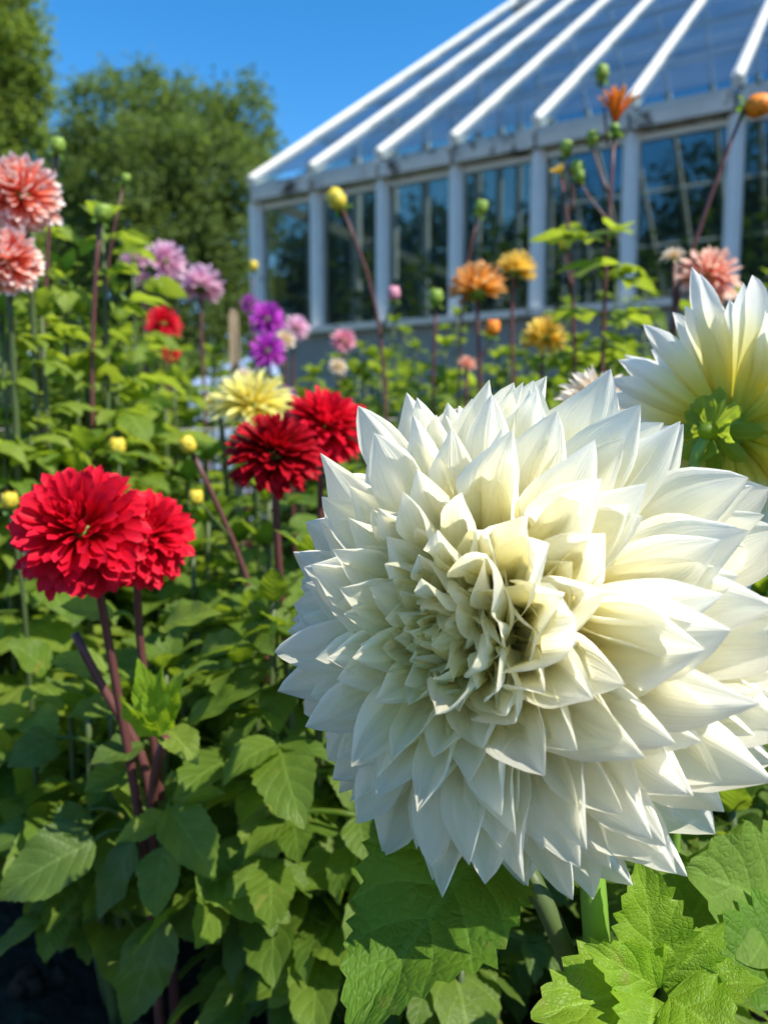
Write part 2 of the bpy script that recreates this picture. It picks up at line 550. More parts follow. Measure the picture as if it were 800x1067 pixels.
# ------------------------------------------------------------------ ground
def ground():
    xs = np.concatenate([[-1500, -300, -60, -20], np.linspace(-8, 8, 120), [20, 60, 300, 1500]])
    ys = np.concatenate([[-1500, -200, -30, -6], np.linspace(-2, 8, 110), [14, 30, 80, 300, 1500]])
    X, Y = np.meshgrid(xs, ys, indexing='ij')
    Z = gz(X, Y)
    near = np.exp(-((np.abs(X) / 6) ** 4 + (np.abs(Y - 2) / 5) ** 4))
    for k, (fx, fy, am) in enumerate([(9, 7, .012), (17, 21, .009), (31, 27, .006), (3.1, 4.3, .02)]):
        Z = Z + near * am * np.sin(fx * X + k * 1.3 + 2 * np.sin(fy * .37 * Y)) * np.sin(fy * Y + k)
    nx, ny = len(xs), len(ys)
    I = np.arange(nx * ny).reshape(nx, ny)
    f = np.stack([I[:-1, :-1], I[1:, :-1], I[1:, 1:], I[:-1, 1:]], -1).reshape(-1, 4)
    g = Geo()
    g.add(np.stack([X, Y, Z], -1), f)
    o = g.build('ground', M['soil'])
    o['kind'] = 'structure'


ground()


# ------------------------------------------------------------------ greenhouse
def greenhouse():
    A = P(262, 188, 6.1)
    B = ray(800, 76)
    B = CAM + B * ((A - CAM)[2] / B[2])
    u = nrm((B - A) * (1, 1, 0))
    n = np.array([-u[1], u[0], 0])
    z = np.array([0, 0, 1.0])
    r = ray(538, 0)
    t = ((A - CAM) @ u) / (r @ u)
    D = CAM + r * t - A
    HW, RISE = D @ n, D[2]
    bay, nb = 0.588, 15
    L = bay * nb
    SILL, BASE = -1.175, -2.10
    slope = nrm(n * HW + z * RISE)
    rn = np.cross(u, slope)
    if rn[2] < 0:
        rn = -rn
    base = A + z * BASE
    base[2] = gz(base[0], base[1]) - 0.05
    BASE = base[2] - A[2]
    g = thing('greenhouse', 'long white timber greenhouse with sloping glass roof and weathered posts', 'greenhouse', base)

    def G(a, b, c):
        return A + a * u + b * n + c * z

    def part(name, mat, *boxes, smooth=False):
        q = Geo()
        for bx in boxes:
            q.box(*bx)
        return q.build(name, M[mat], g, smooth=smooth)

    def bx(a0, a1, b0, b1, c0, c1):
        return (G(a0, b0, c0), u * (a1 - a0), n * (b1 - b0), z * (c1 - c0))

    W2 = 2 * HW
    for side in (0, 1):
        b_out = 0.0 if side == 0 else W2
        s = 1 if side == 0 else -1

        def sb(a0, a1, b0, b1, c0, c1):
            lo, hi = b_out + s * b0, b_out + s * b1
            return bx(a0, a1, min(lo, hi), max(lo, hi), c0, c1)
        part('dwarf_wall', 'board', sb(0, L, 0.05, 0.15, BASE, SILL - 0.05))
        part('sill', 'paint_worn', sb(-0.03, L + 0.03, -0.02, 0.18, SILL - 0.048, SILL))
        for k in range(nb + 1):
            a = k * bay
            w = 0.045 if k else 0.055
            o = part('post', 'paint', sb(a - w, a + w, 0.03, 0.13, SILL + 0.002, -0.17), sb(a - 0.018, a + 0.018, 0.005, 0.028, SILL + 0.002, -0.17))
            if side == 0 and k < 9:
                pass
        for k in range(nb):
            part('window_pane', 'glass', sb(k * bay + 0.047, (k + 1) * bay - 0.047, 0.078, 0.083, SILL + 0.003, -0.175))
            part('glazing_bar', 'paint', sb(k * bay + 0.046, (k + 1) * bay - 0.046, 0.06, 0.11, -0.215, -0.178))
        if side == 1:
            part('transom', 'paint', sb(0, L, 0.02, 0.055, -0.62, -0.57))
        # fascia in lengths between the rafters, a dark gap above
        for k in range(nb):
            part('fascia', 'paint_worn', sb(k * bay + 0.012, (k + 1) * bay - 0.012, -0.03, 0.02, -0.165, -0.045))
        part('wall_plate', 'paint_worn', sb(0, L, 0.022, 0.14, -0.168, -0.06))
        # roof
        sl = (slope if side == 0 else nrm(-n * HW + z * RISE))
        rr = np.cross(u, sl)
        if rr[2] < 0:
            rr = -rr
        RL = math.hypot(HW, RISE)
        e0 = G(0, b_out, 0)
        for k in range(nb + 1):
            w = 0.030 if k else 0.036
            q = Geo()
            q.box(e0 + u * (k * bay - w) - sl * 0.012 - rr * 0.045, u * 2 * w, sl * (RL + 0.002), rr * 0.072)
            q.box(e0 + u * (k * bay - 0.010) - sl * 0.008 + rr * 0.029, u * 0.020, sl * (RL - 0.004), rr * 0.014)
            q.build('rafter', M['paint'], g, smooth=False)
        for k in range(nb):
            q = Geo()
            m_ = 7
            for j in range(m_):
                q.box(e0 + u * (k * bay + 0.034) + sl * (RL * j / m_ - 0.03) + rr * (0.012), u * (bay - 0.068), sl * (RL / m_ + 0.02) - rr * 0.007, rr * 0.004)
            q.build('roof_pane', M['roof_glass'], g, smooth=False)
        for j in range(1, 6):
            q = Geo()
            q.box(e0 + sl * (RL * j / 6) - rr * 0.10, u * L, sl * 0.022, rr * 0.05)
            q.build('purlin', M['paint'], g, smooth=False)
    part('ridge_beam', 'paint', bx(-0.04, L + 0.04, HW - 0.05, HW + 0.05, RISE - 0.12, RISE + 0.09))
    q = Geo()
    q.box(G(-0.1, HW - 0.07, RISE + 0.092), u * 0.25, n * 0.14, z * 0.07)
    q.build('ridge_cap', M['board'], g, smooth=False)
    # gables
    for a0, s in ((0.0, 1), (L, -1)):
        lo = a0 + (0.03 if s > 0 else -0.13)
        part('gable_wall', 'board', bx(lo, lo + 0.1, 0.16, W2 - 0.16, BASE, SILL - 0.052))
        m_ = 16
        for k in range(1, m_):
            b = W2 * k / m_
            top = RISE * (1 - abs(b - HW) / HW) - 0.13
            part('gable_post', 'paint', bx(lo + 0.01, lo + 0.09, b - 0.03, b + 0.03, SILL + 0.002, top))
        part('gable_rail', 'paint', bx(lo - 0.01 if s > 0 else lo + 0.092, lo + 0.008 if s > 0 else lo + 0.11, 0.15, W2 - 0.15, -0.17, -0.08))
        part('gable_sill', 'paint_worn', bx(lo - 0.02, lo + 0.12, 0.185, W2 - 0.185, SILL - 0.046, SILL - 0.002))
        q = Geo()
        xm = lo + 0.05
        pts = [G(xm, 0.16, SILL), G(xm, W2 - 0.16, SILL), G(xm, W2 - 0.16, -0.06), G(xm, HW, RISE - 0.13), G(xm, 0.16, -0.06)]
        q.add(pts + [p + u * 0.004 for p in pts], [(0, 1, 2, 4), (2, 3, 4, 4), (5, 9, 7, 6), (7, 9, 8, 8)])
        q.build('gable_glass', M['glass'], g, smooth=False)
    return G, HW, L


GH, GH_HW, GH_L = greenhouse()


# ------------------------------------------------------------------ leaves
def leaf_template(nl=6, nw=2, teeth=0, width=0.5, bend=0.5, fold=0.25, wav=0.0, seed=0, point=1.0, depth=0.1):
    """one leaf of length 1 along +X, face up +Z; returns verts, faces, uvs"""
    rg = np.random.default_rng(seed)
    s = np.linspace(0, 1, nl + 1)
    v = np.linspace(-1, 1, 2 * nw + 1)
    w = np.sin(PI * np.clip(s, 0, 1) ** 0.72) ** (0.85) * width * 0.5 * (1 - 0.25 * s ** 3 * point)
    w = w + 0.012 * (1 - s)
    S, V = np.meshgrid(s, v, indexing='ij')
    Wd = np.repeat(w[:, None], len(v), 1)
    X = S.copy()
    if teeth:
        saw = (S * teeth) % 1.0
        k = np.abs(V) ** 3
        tn = np.floor(S * teeth).astype(int)
        amp = rg.uniform(.45, 1.35, (2, teeth + 2))
        am = np.where(V < 0, amp[0][tn], amp[1][tn])
        Wd = Wd * (1 + k * depth * am * (saw * 1.6 - 0.6) + k * .05 * np.sin(S * 11 + V))
        X = X + k * 0.03 * saw * (S < 0.97)
    Y = V * Wd
    Z = fold * np.abs(V) * Wd
    if wav:
        ph = rg.uniform(0, 6)
        Z = Z + wav * np.abs(V) ** 1.5 * np.sin(S * 15 + ph + V * 1.2) * np.sin(PI * S)
        Z = Z + wav * 0.6 * np.sin(S * 5 + ph * 2) * V
    # bend the length downwards
    a = bend * s ** 1.4
    cx = np.concatenate([[0], np.cumsum(np.cos((a[1:] + a[:-1]) / 2) / nl)])
    cz = np.concatenate([[0], np.cumsum(-np.sin((a[1:] + a[:-1]) / 2) / nl)])
    Xb = cx[:, None] + (X - S) + Z * np.sin(a)[:, None]
    Zb = cz[:, None] + Z * np.cos(a)[:, None]
    verts = np.stack([Xb, Y, Zb], -1).reshape(-1, 3)
    m = len(v)
    I = np.arange((nl + 1) * m).reshape(nl + 1, m)
    f = np.stack([I[:-1, :-1], I[1:, :-1], I[1:, 1:], I[:-1, 1:]], -1).reshape(-1, 4)
    uv = np.stack([(V + 1) / 2, S], -1).reshape(-1, 2)
    return verts, f, uv


TEMPL_NEAR = [leaf_template(18, 3, 9, w, b, f, 0.02, i) for i, (w, b, f) in enumerate(
    [(.58, .5, .25), (.66, .8, .15), (.50, .25, .35), (.62, 1.1, .2), (.70, .6, -.1), (.44, .9, .3), (.55, .15, .1)])]
TEMPL_MID = [leaf_template(6, 1, 0, w, b, f, 0.02, i) for i, (w, b, f) in enumerate(
    [(.58, .5, .25), (.66, .8, .15), (.56, .25, .35), (.62, 1.1, .2), (.68, .6, -.1)])]
TEMPL_FAR = [leaf_template(2, 1, 0, w, b, f, 0.0, i) for i, (w, b, f) in enumerate([(.6, .5, .25), (.55, .2, .3), (.7, .7, .1)])]


def rot_frames(d, up, roll):
    """columns x (along d), y, z for arrays of directions"""
    d = d / np.linalg.norm(d, axis=1, keepdims=True)
    y = np.cross(up, d)
    ln = np.linalg.norm(y, axis=1, keepdims=True)
    y = np.where(ln > 1e-4, y / np.maximum(ln, 1e-6), np.array([[0, 1, 0]]))
    z = np.cross(d, y)
    c, s = np.cos(roll)[:, None], np.sin(roll)[:, None]
    y2 = y * c + z * s
    z2 = np.cross(d, y2)
    return np.stack([d, y2, z2], -1)


def put_leaves(g, templ, pos, d, size, roll, rg):
    pos, d = np.asarray(pos, float), np.asarray(d, float)
    size, roll = np.asarray(size, float), np.asarray(roll, float)
    if len(pos) == 0:
        return
    M3 = rot_frames(d, np.array([[0, 0, 1.0]]).repeat(len(d), 0), roll)
    pick = rg.integers(0, len(templ), len(pos))
    for k, (v, f, uv) in enumerate(templ):
        ix = np.where(pick == k)[0]
        if len(ix) == 0:
            continue
        W = np.einsum('nij,vj->nvi', M3[ix], v) * size[ix, None, None] + pos[ix][:, None, :]
        nv = len(v)
        ff = (f[None] + (np.arange(len(ix)) * nv)[:, None, None]).reshape(-1, f.shape[1])
        g.add(W.reshape(-1, 3), ff, np.tile(uv, (len(ix), 1)))


def curve(p0, p1, bow=(0, 0, 0), n=10):
    t = np.linspace(0, 1, n)[:, None]
    p0, p1, bow = (np.asarray(q, float) for q in (p0, p1, bow))
    return p0 * (1 - t) + p1 * t + 4 * t * (1 - t) * bow


def compound_leaf(rg, lists, node, az, size, droop=0.3, leaflets=3, pet=None):
    """a dahlia leaf: petiole, one end leaflet and pairs of side leaflets"""
    pos, d, sz, rl, stalks = lists
    elev = rg.uniform(0.0, 0.6)
    dr = np.array([math.cos(az) * math.cos(elev), math.sin(az) * math.cos(elev), math.sin(elev)])
    pl = size * rg.uniform(0.5, 0.9)
    tip = node + dr * pl + np.array([0, 0, -droop * pl * 0.3])
    if stalks is not None:
        stalks.append((node, tip))
    out = dr + np.array([0, 0, -droop * rg.uniform(0.4, 1.6)])
    pos.append(tip); d.append(out); sz.append(size * rg.uniform(.85, 1.15)); rl.append(rg.normal(0, .35))
    side = np.array([-math.sin(az), math.cos(az), 0])
    for q in range((leaflets - 1) // 2):
        p = node + (tip - node) * (0.92 - 0.4 * q)
        for sgn in (-1, 1):
            pos.append(p)
            d.append(nrm(dr * 0.55 + side * sgn * 0.9 + np.array([0, 0, -droop * rg.uniform(0.2, 1.2)])))
            sz.append(size * rg.uniform(.6, .85) * (0.9 ** q)); rl.append(rg.normal(0, .35))


def grow_foliage(rg, stems, size, lists, step=0.07, skip=0.2, droop=0.35, leaflets=3):
    for pts in stems:
        seg = np.linalg.norm(np.diff(pts, axis=0), axis=1)
        cum = np.concatenate([[0], np.cumsum(seg)])
        s = cum[-1] * skip
        a0 = rg.uniform(0, PI)
        while s < cum[-1]:
            node = np.array([np.interp(s, cum, pts[:, i]) for i in range(3)])
            k = s / cum[-1]
            for h in (0, PI):
                if rg.random() < 0.93:
                    compound_leaf(rg, lists, node, a0 + h + rg.normal(0, .3), size * (1.15 - 0.6 * k) * rg.uniform(.6, 1.25), droop, leaflets)
            a0 += PI / 2 + rg.normal(0, .25)
            s += step * rg.uniform(.75, 1.25)
        tip = pts[-1]
        for h in range(4):
            lists[0].append(tip)
            a = a0 + h * PI / 2
            lists[1].append(np.array([math.cos(a) * .6, math.sin(a) * .6, .8]))
            lists[2].append(size * 0.5)
            lists[3].append(0.0)


BUSH_GROUP = 'leafy dahlia plants filling the bed'


def bush(px, py, depth, wpx, label, mat='leaf', size=0.085, stems=5, templ=None, step=0.07, seed=0, name='dahlia_bush',
         stem_mat='stem_mid', leaflets=3, group=BUSH_GROUP, skip=0.2, droop=0.35):
    rg = np.random.default_rng(seed + 1000)
    top = P(px, py, depth)
    base = np.array([top[0], top[1], gz(top[0], top[1])])
    H = top[2] - base[2]
    half = wpx / F * depth / 2
    t = thing(name, label, 'plant', base, group)
    templ = templ or (TEMPL_NEAR if depth < 1.25 else TEMPL_MID)
    all_st = []
    for k in range(stems):
        a = 2 * PI * k / stems + rg.uniform(-.5, .5)
        rad = half * rg.uniform(0.25, 0.85) if stems > 1 else 0
        hh = H * rg.uniform(0.72, 1.0) if k else H
        p0 = base + np.array([math.cos(a), math.sin(a), 0]) * 0.025
        p1 = base + np.array([math.cos(a) * rad, math.sin(a) * rad * 0.8, hh])
        pts = curve(p0, p1, np.array([math.cos(a), math.sin(a), 0]) * rad * 0.18, 12)
        all_st.append(pts)
        g = Geo()
        g.tube(pts, np.linspace(0.0065, 0.003, 12), 6)
        g.build('stem', M[stem_mat], t)
    lists = ([], [], [], [], [])
    grow_foliage(rg, all_st, size, lists, step, skip, droop, leaflets)
    g = Geo()
    put_leaves(g, templ, *lists[:4], rg)
    for a, b in lists[4]:
        g.tube(curve(a, b, (0, 0, 0.004), 3), 0.0014, 4)
    g.build('foliage', M[mat], t)
    return t


# ------------------------------------------------------------------ blooms
def petal(Lth, hw, t0, t1, base, X, Z, al0=1.3, al1=0.5, al2=0.8, twist=0.0, side=0.0, tipk=0.0, wav=0.0, nl=14, nw=5, sharp=1.0,
          bendpow=1.0, wide=0.62, rg=None, vs=1.0):
    """a petal in the plane of X (outwards) and Z (the bloom's axis), leaning from angle t0 to t1 away from the axis"""
    s = np.linspace(0, 1, nl + 1)
    v = np.linspace(-1, 1, 2 * nw + 1)
    tau = t0 + (t1 - t0) * s ** bendpow + tipk * np.clip((s - 0.72) / 0.28, 0, 1) ** 2
    tm = (tau[1:] + tau[:-1]) / 2
    cr = np.concatenate([[0], np.cumsum(np.sin(tm))]) * Lth / nl
    cz = np.concatenate([[0], np.cumsum(np.cos(tm))]) * Lth / nl
    Y = np.cross(Z, X)
    lat = side * Lth * s ** 2
    body = 0.32 + 0.68 * np.sin(PI / 2 * np.clip(s / wide, 0, 1)) ** 1.2
    q = np.clip((s - wide) / (1 - wide), 0, 1)
    taper = np.clip(1 - q ** (2.5 / sharp), 0, 1) ** (0.8 * sharp)
    if sharp > 0.85:
        e = np.clip((q - 0.5) / 0.5, 0, 1)
        taper = taper * (1 - 0.40 * e * e * (3 - 2 * e) * (1 - 0.2 * e))
    w = hw * body * np.maximum(taper, 0.0) + hw * 0.012
    al = np.interp(s, [0, 0.45, 1], [al0, al1, al2])
    tw = twist * s ** 1.5
    c = base + cr[:, None] * X + cz[:, None] * Z + lat[:, None] * Y
    Nn = -np.cos(tau)[:, None] * X + np.sin(tau)[:, None] * Z
    Yr = np.cos(tw)[:, None] * Y + np.sin(tw)[:, None] * Nn
    Nr = -np.sin(tw)[:, None] * Y + np.cos(tw)[:, None] * Nn
    a = al[:, None] * v[None]
    xx = (w / al)[:, None] * np.sin(a)
    zz = (w / al)[:, None] * (1 - np.cos(a))
    if wav and rg is not None:
        ph = rg.uniform(0, 6, 3)
        zz = zz + wav * hw * np.abs(v)[None] ** 2 * (np.sin(s * 9 + ph[0])[:, None] + np.sin(s * 14 + ph[1])[:, None] * .6 * np.sign(v)[None]) * np.sin(PI * s)[:, None]
        zz = zz + wav * 0.4 * hw * np.cos(v * 7 + ph[2])[None] * np.sin(PI * np.clip(s, 0, 1))[:, None]
    W = c[:, None, :] + xx[..., None] * Yr[:, None, :] + zz[..., None] * Nr[:, None, :]
    m = len(v)
    I = np.arange((nl + 1) * m).reshape(nl + 1, m)
    f = np.stack([I[:-1, :-1], I[1:, :-1], I[1:, 1:], I[:-1, 1:]], -1).reshape(-1, 4)
    uu = np.stack([np.repeat((v[None] + 1) / 2, nl + 1, 0), np.repeat(s[:, None] * vs, m, 1)], -1).reshape(-1, 2)
    return W.reshape(-1, 3), f, uu


STYLES = {
    # keys: t (0 outside .. 1 heart) -> value
    'dinnerplate': dict(phi=[(0, 112), (.2, 97), (.4, 81), (.58, 64), (.74, 46), (.88, 27), (1, 4)],
                        L=[(0, 1.0), (.2, 1.0), (.4, .92), (.58, .79), (.74, .64), (.88, .50), (1, .40)],
                        hw=[(0, .150), (.3, .143), (.5, .122), (.7, .096), (.85, .070), (1, .042)], incurve=[(0, 14), (.3, 10), (.5, 5), (.75, -6), (.9, -18), (1, -26)],
                        al=(1.6, .80, 1.05), sharp=.95, rec=.17, lift=.08),
    'decor': dict(phi=[(0, 128), (.3, 100), (.55, 74), (.8, 46), (1, 4)], L=[(0, .92), (.3, 1.0), (.55, .99), (.8, .92), (1, .78)],
                  hw=[(0, .115), (.5, .105), (.8, .085), (1, .05)], incurve=[(0, 22), (.5, 14), (.8, 6), (1, -15)],
                  al=(1.7, .8, .40), sharp=.45, rec=.28, lift=.04),
    'ball': dict(phi=[(0, 125), (.35, 98), (.6, 70), (.8, 44), (1, 4)], L=[(0, .95), (.35, 1.0), (.6, 1.0), (.8, .95), (1, .85)],
                 hw=[(0, .15), (.5, .14), (.8, .11), (1, .07)], incurve=[(0, 5), (.5, -8), (1, -20)],
                 al=(1.9, 1.1, .8), sharp=.55, rec=.35, lift=.0),
    'spiky': dict(phi=[(0, 100), (.35, 80), (.6, 58), (.8, 36), (1, 4)], L=[(0, 1.0), (.35, 1.0), (.6, .9), (.8, .75), (1, .55)],
                  hw=[(0, .12), (.5, .11), (.8, .08), (1, .05)], incurve=[(0, 10), (.5, 4), (1, -20)],
                  al=(1.7, 1.1, 1.4), sharp=1.2, rec=.2, lift=.08),
}


def lut(tab, t):
    return np.interp(t, [q[0] for q in tab], [q[1] for q in tab])


def make_bloom(parent, c, axis, rad, n, style, mat, seed=0, separate=0, squash=1.0, calyx=True, open_=1.0, nl=10, nw=3, jitter=1.0, roll=0.0,
               name='bloom', skip=0.0, custom=None, wav=0.12, label=None, first=0, extra=None):
    """a flower head: receptacle mesh, petals as its sub-parts (separate of them singly) or in one mesh"""
    rg = np.random.default_rng(seed)
    st = STYLES[style]
    X0, Y0, Z0 = frame_from(axis)
    c = np.asarray(c, float)
    rec = Geo()
    rec.ball(c - Z0 * rad * 0.02, (rad * st['rec'] * .8, rad * st['rec'] * .7), Z0, 14, 8)
    petals = []
    for i in range(n):
        t = (i + 0.5) / n
        t = skip + (1 - skip) * t
        th = i * 2.39996 + rg.normal(0, .10) * jitter + roll
        phi = R(lut(st['phi'], t) * open_ + rg.normal(0, 4.0) * jitter)
        Xr = math.cos(th) * X0 + math.sin(th) * Y0
        Lt = rad * lut(st['L'], t) * rg.normal(1, .05 * jitter)
        inc = R(lut(st['incurve'], t) + rg.normal(0, 7) * jitter)
        hw = rad * lut(st['hw'], t) * rg.normal(1, .08)
        r0 = rad * st['rec'] * 0.8
        b = c + Xr * r0 * math.sin(min(phi, PI * .6)) * .8 + Z0 * (r0 * math.cos(phi) * .9 + rad * st['lift'] * t)
        Lt = max(Lt - r0 * .7, Lt * .6)
        kw = dict(Lth=Lt, hw=hw, t0=phi - inc * .6 - R(8), t1=phi + inc, base=b, X=Xr, Z=Z0, al0=st['al'][0], al1=st['al'][1] * rg.uniform(.7, 1.35),
                  al2=st['al'][2] * rg.uniform(.7, 1.5), twist=rg.normal(0, .28) * jitter, side=rg.normal(0, .05) * jitter,
                  tipk=R(rg.normal(-4, 16)) * jitter, wav=wav * rg.uniform(.4, 1.4), nl=nl, nw=nw, sharp=st['sharp'] * rg.uniform(.9, 1.12), rg=rg)
        if custom:
            kw = custom(i, t, th, kw, rg, (X0, Y0, Z0))
            if kw is None:
                continue
        petals.append(petal(**kw))
    for kw in (extra(c, (X0, Y0, Z0), rg) if extra else ()):
        petals.insert(first, petal(**kw))
    if separate:
        bl = rec.build(name, M['stem_green'], parent)
        rest = Geo()
        for i, pt in enumerate(petals):
            if first <= i < first + separate or separate >= len(petals):
                g = Geo()
                g.add(*pt)
                g.build('petal', M[mat], bl)
            else:
                rest.add(*pt)
        if rest.n:
            o = rest.build('petals', M[mat], bl)
            o['kind'] = 'stuff'
    else:
        g = Geo()
        for pt in petals:
            g.add(*pt)
        bl = g.build(name, M[mat], parent)
        rec.build('receptacle', M['stem_green'], bl)
    if label:
        bl['label'] = label
    if calyx:
        g = Geo()
        for k in range(8):
            a = k * PI / 4 + .2
            Xr = math.cos(a) * X0 + math.sin(a) * Y0
            g.add(*petal(rad * .30, rad * .11, R(115), R(150 if k % 2 else 100), c - Z0 * rad * .12 + Xr * rad * .05, Xr, Z0, 1.0, .5, .6, nl=6, nw=2, sharp=.8))
        g.ball(c - Z0 * rad * .16, (rad * .12, rad * .14), Z0, 10, 6)
        g.build('calyx', M['sepal'], bl)
    return bl


def make_bud(parent, c, axis, r, mat='bud_green', name='bud', sepals=6, opening=0.0):
    X0, Y0, Z0 = frame_from(axis)
    g = Geo()
    g.ball(c, (r, r * 1.05), axis, 12, 8, prof=lambda q: 0.85 + 0.15 * math.sin(PI * q))
    for k in range(9):
        a = k * 2.39996
        Xr = math.cos(a) * X0 + math.sin(a) * Y0
        g.add(*petal(r * (2.15 + .05 * k), r * .75, R(62), R(-28 - 2 * k), np.asarray(c) - Z0 * r * .95 + Xr * r * .22, Xr, Z0, 1.0, .9, .9, nl=8, nw=3, sharp=.8))
    b = g.build(name, M[mat], parent)
    g = Geo()
    for k in range(sepals):
        a = k * 2 * PI / sepals
        Xr = math.cos(a) * X0 + math.sin(a) * Y0
        g.add(*petal(r * 1.7, r * .55, R(70), R(10), np.asarray(c) - Z0 * r * 1.02, Xr, Z0, .9, .8, .8, nl=6, nw=2, sharp=.8))
    for k in range(5):
        a = k * 2 * PI / 5 + .4
        Xr = math.cos(a) * X0 + math.sin(a) * Y0
        g.add(*petal(r * 1.3, r * .32, R(80), R(150), np.asarray(c) - Z0 * r * 1.0, Xr, Z0, .8, .5, .6, nl=5, nw=2, sharp=.8))
    g.build('calyx', M['sepal'], b)
    return b


def make_stem(parent, pts, r0, r1, mat, n=14, name='stem'):
    pts = np.asarray(pts, float)
    d = np.concatenate([[0], np.cumsum(np.linalg.norm(np.diff(pts, axis=0), axis=1))])
    s = np.linspace(0, d[-1], n)
    # Catmull-like smoothing through the given points
    sm = np.stack([np.interp(s, d, pts[:, i]) for i in range(3)], -1)
    for _ in range(2):
        sm[1:-1] = (sm[:-2] + 2 * sm[1:-1] + sm[2:]) / 4
    g = Geo()
    g.tube(sm, np.linspace(r0, r1, n), 10)
    g.build(name, M[mat], parent)
    return sm


def make_leaf(parent, base, tip, width, mat, face=(0, 0, 1), bend=0.4, fold=0.25, teeth=10, seed=0, wav=0.02, depth=0.12, stalk=None, nl=40, nw=5, point=1.0,
              name='leaf'):
    base, tip = np.asarray(base, float), np.asarray(tip, float)
    d = tip - base
    Ln = np.linalg.norm(d)
    v, f, uv = leaf_template(nl, nw, teeth, width / Ln, bend, fold, wav, seed, point, depth)
    # chord of the bent leaf is put onto the base-tip line
    end = v.reshape(nl + 1, 2 * nw + 1, 3)[-1, nw]
    x = nrm(d)
    y = nrm(np.cross(np.asarray(face, float), x))
    z = np.cross(x, y)
    ce = math.hypot(end[0], end[2])
    ca, sa = end[0] / ce, -end[2] / ce
    vx = (v[:, 0] * ca - v[:, 2] * sa) / ce
    vz = (v[:, 0] * sa + v[:, 2] * ca) / ce
    Wd = base + Ln * (vx[:, None] * x + (v[:, 1] / ce)[:, None] * y + vz[:, None] * z)
    g = Geo()
    g.add(Wd, f, uv)
    if stalk is not None:
        g.tube(curve(stalk, base, (0, 0, 0.006), 6), 0.0022, 6)
    return g.build(name, M[mat], parent)


def on_ground(px, depth, dx=0, dy=0):
    q = P(px, 500, depth)
    x, y = q[0] + dx, q[1] + dy
    return np.array([x, y, gz(x, y)])


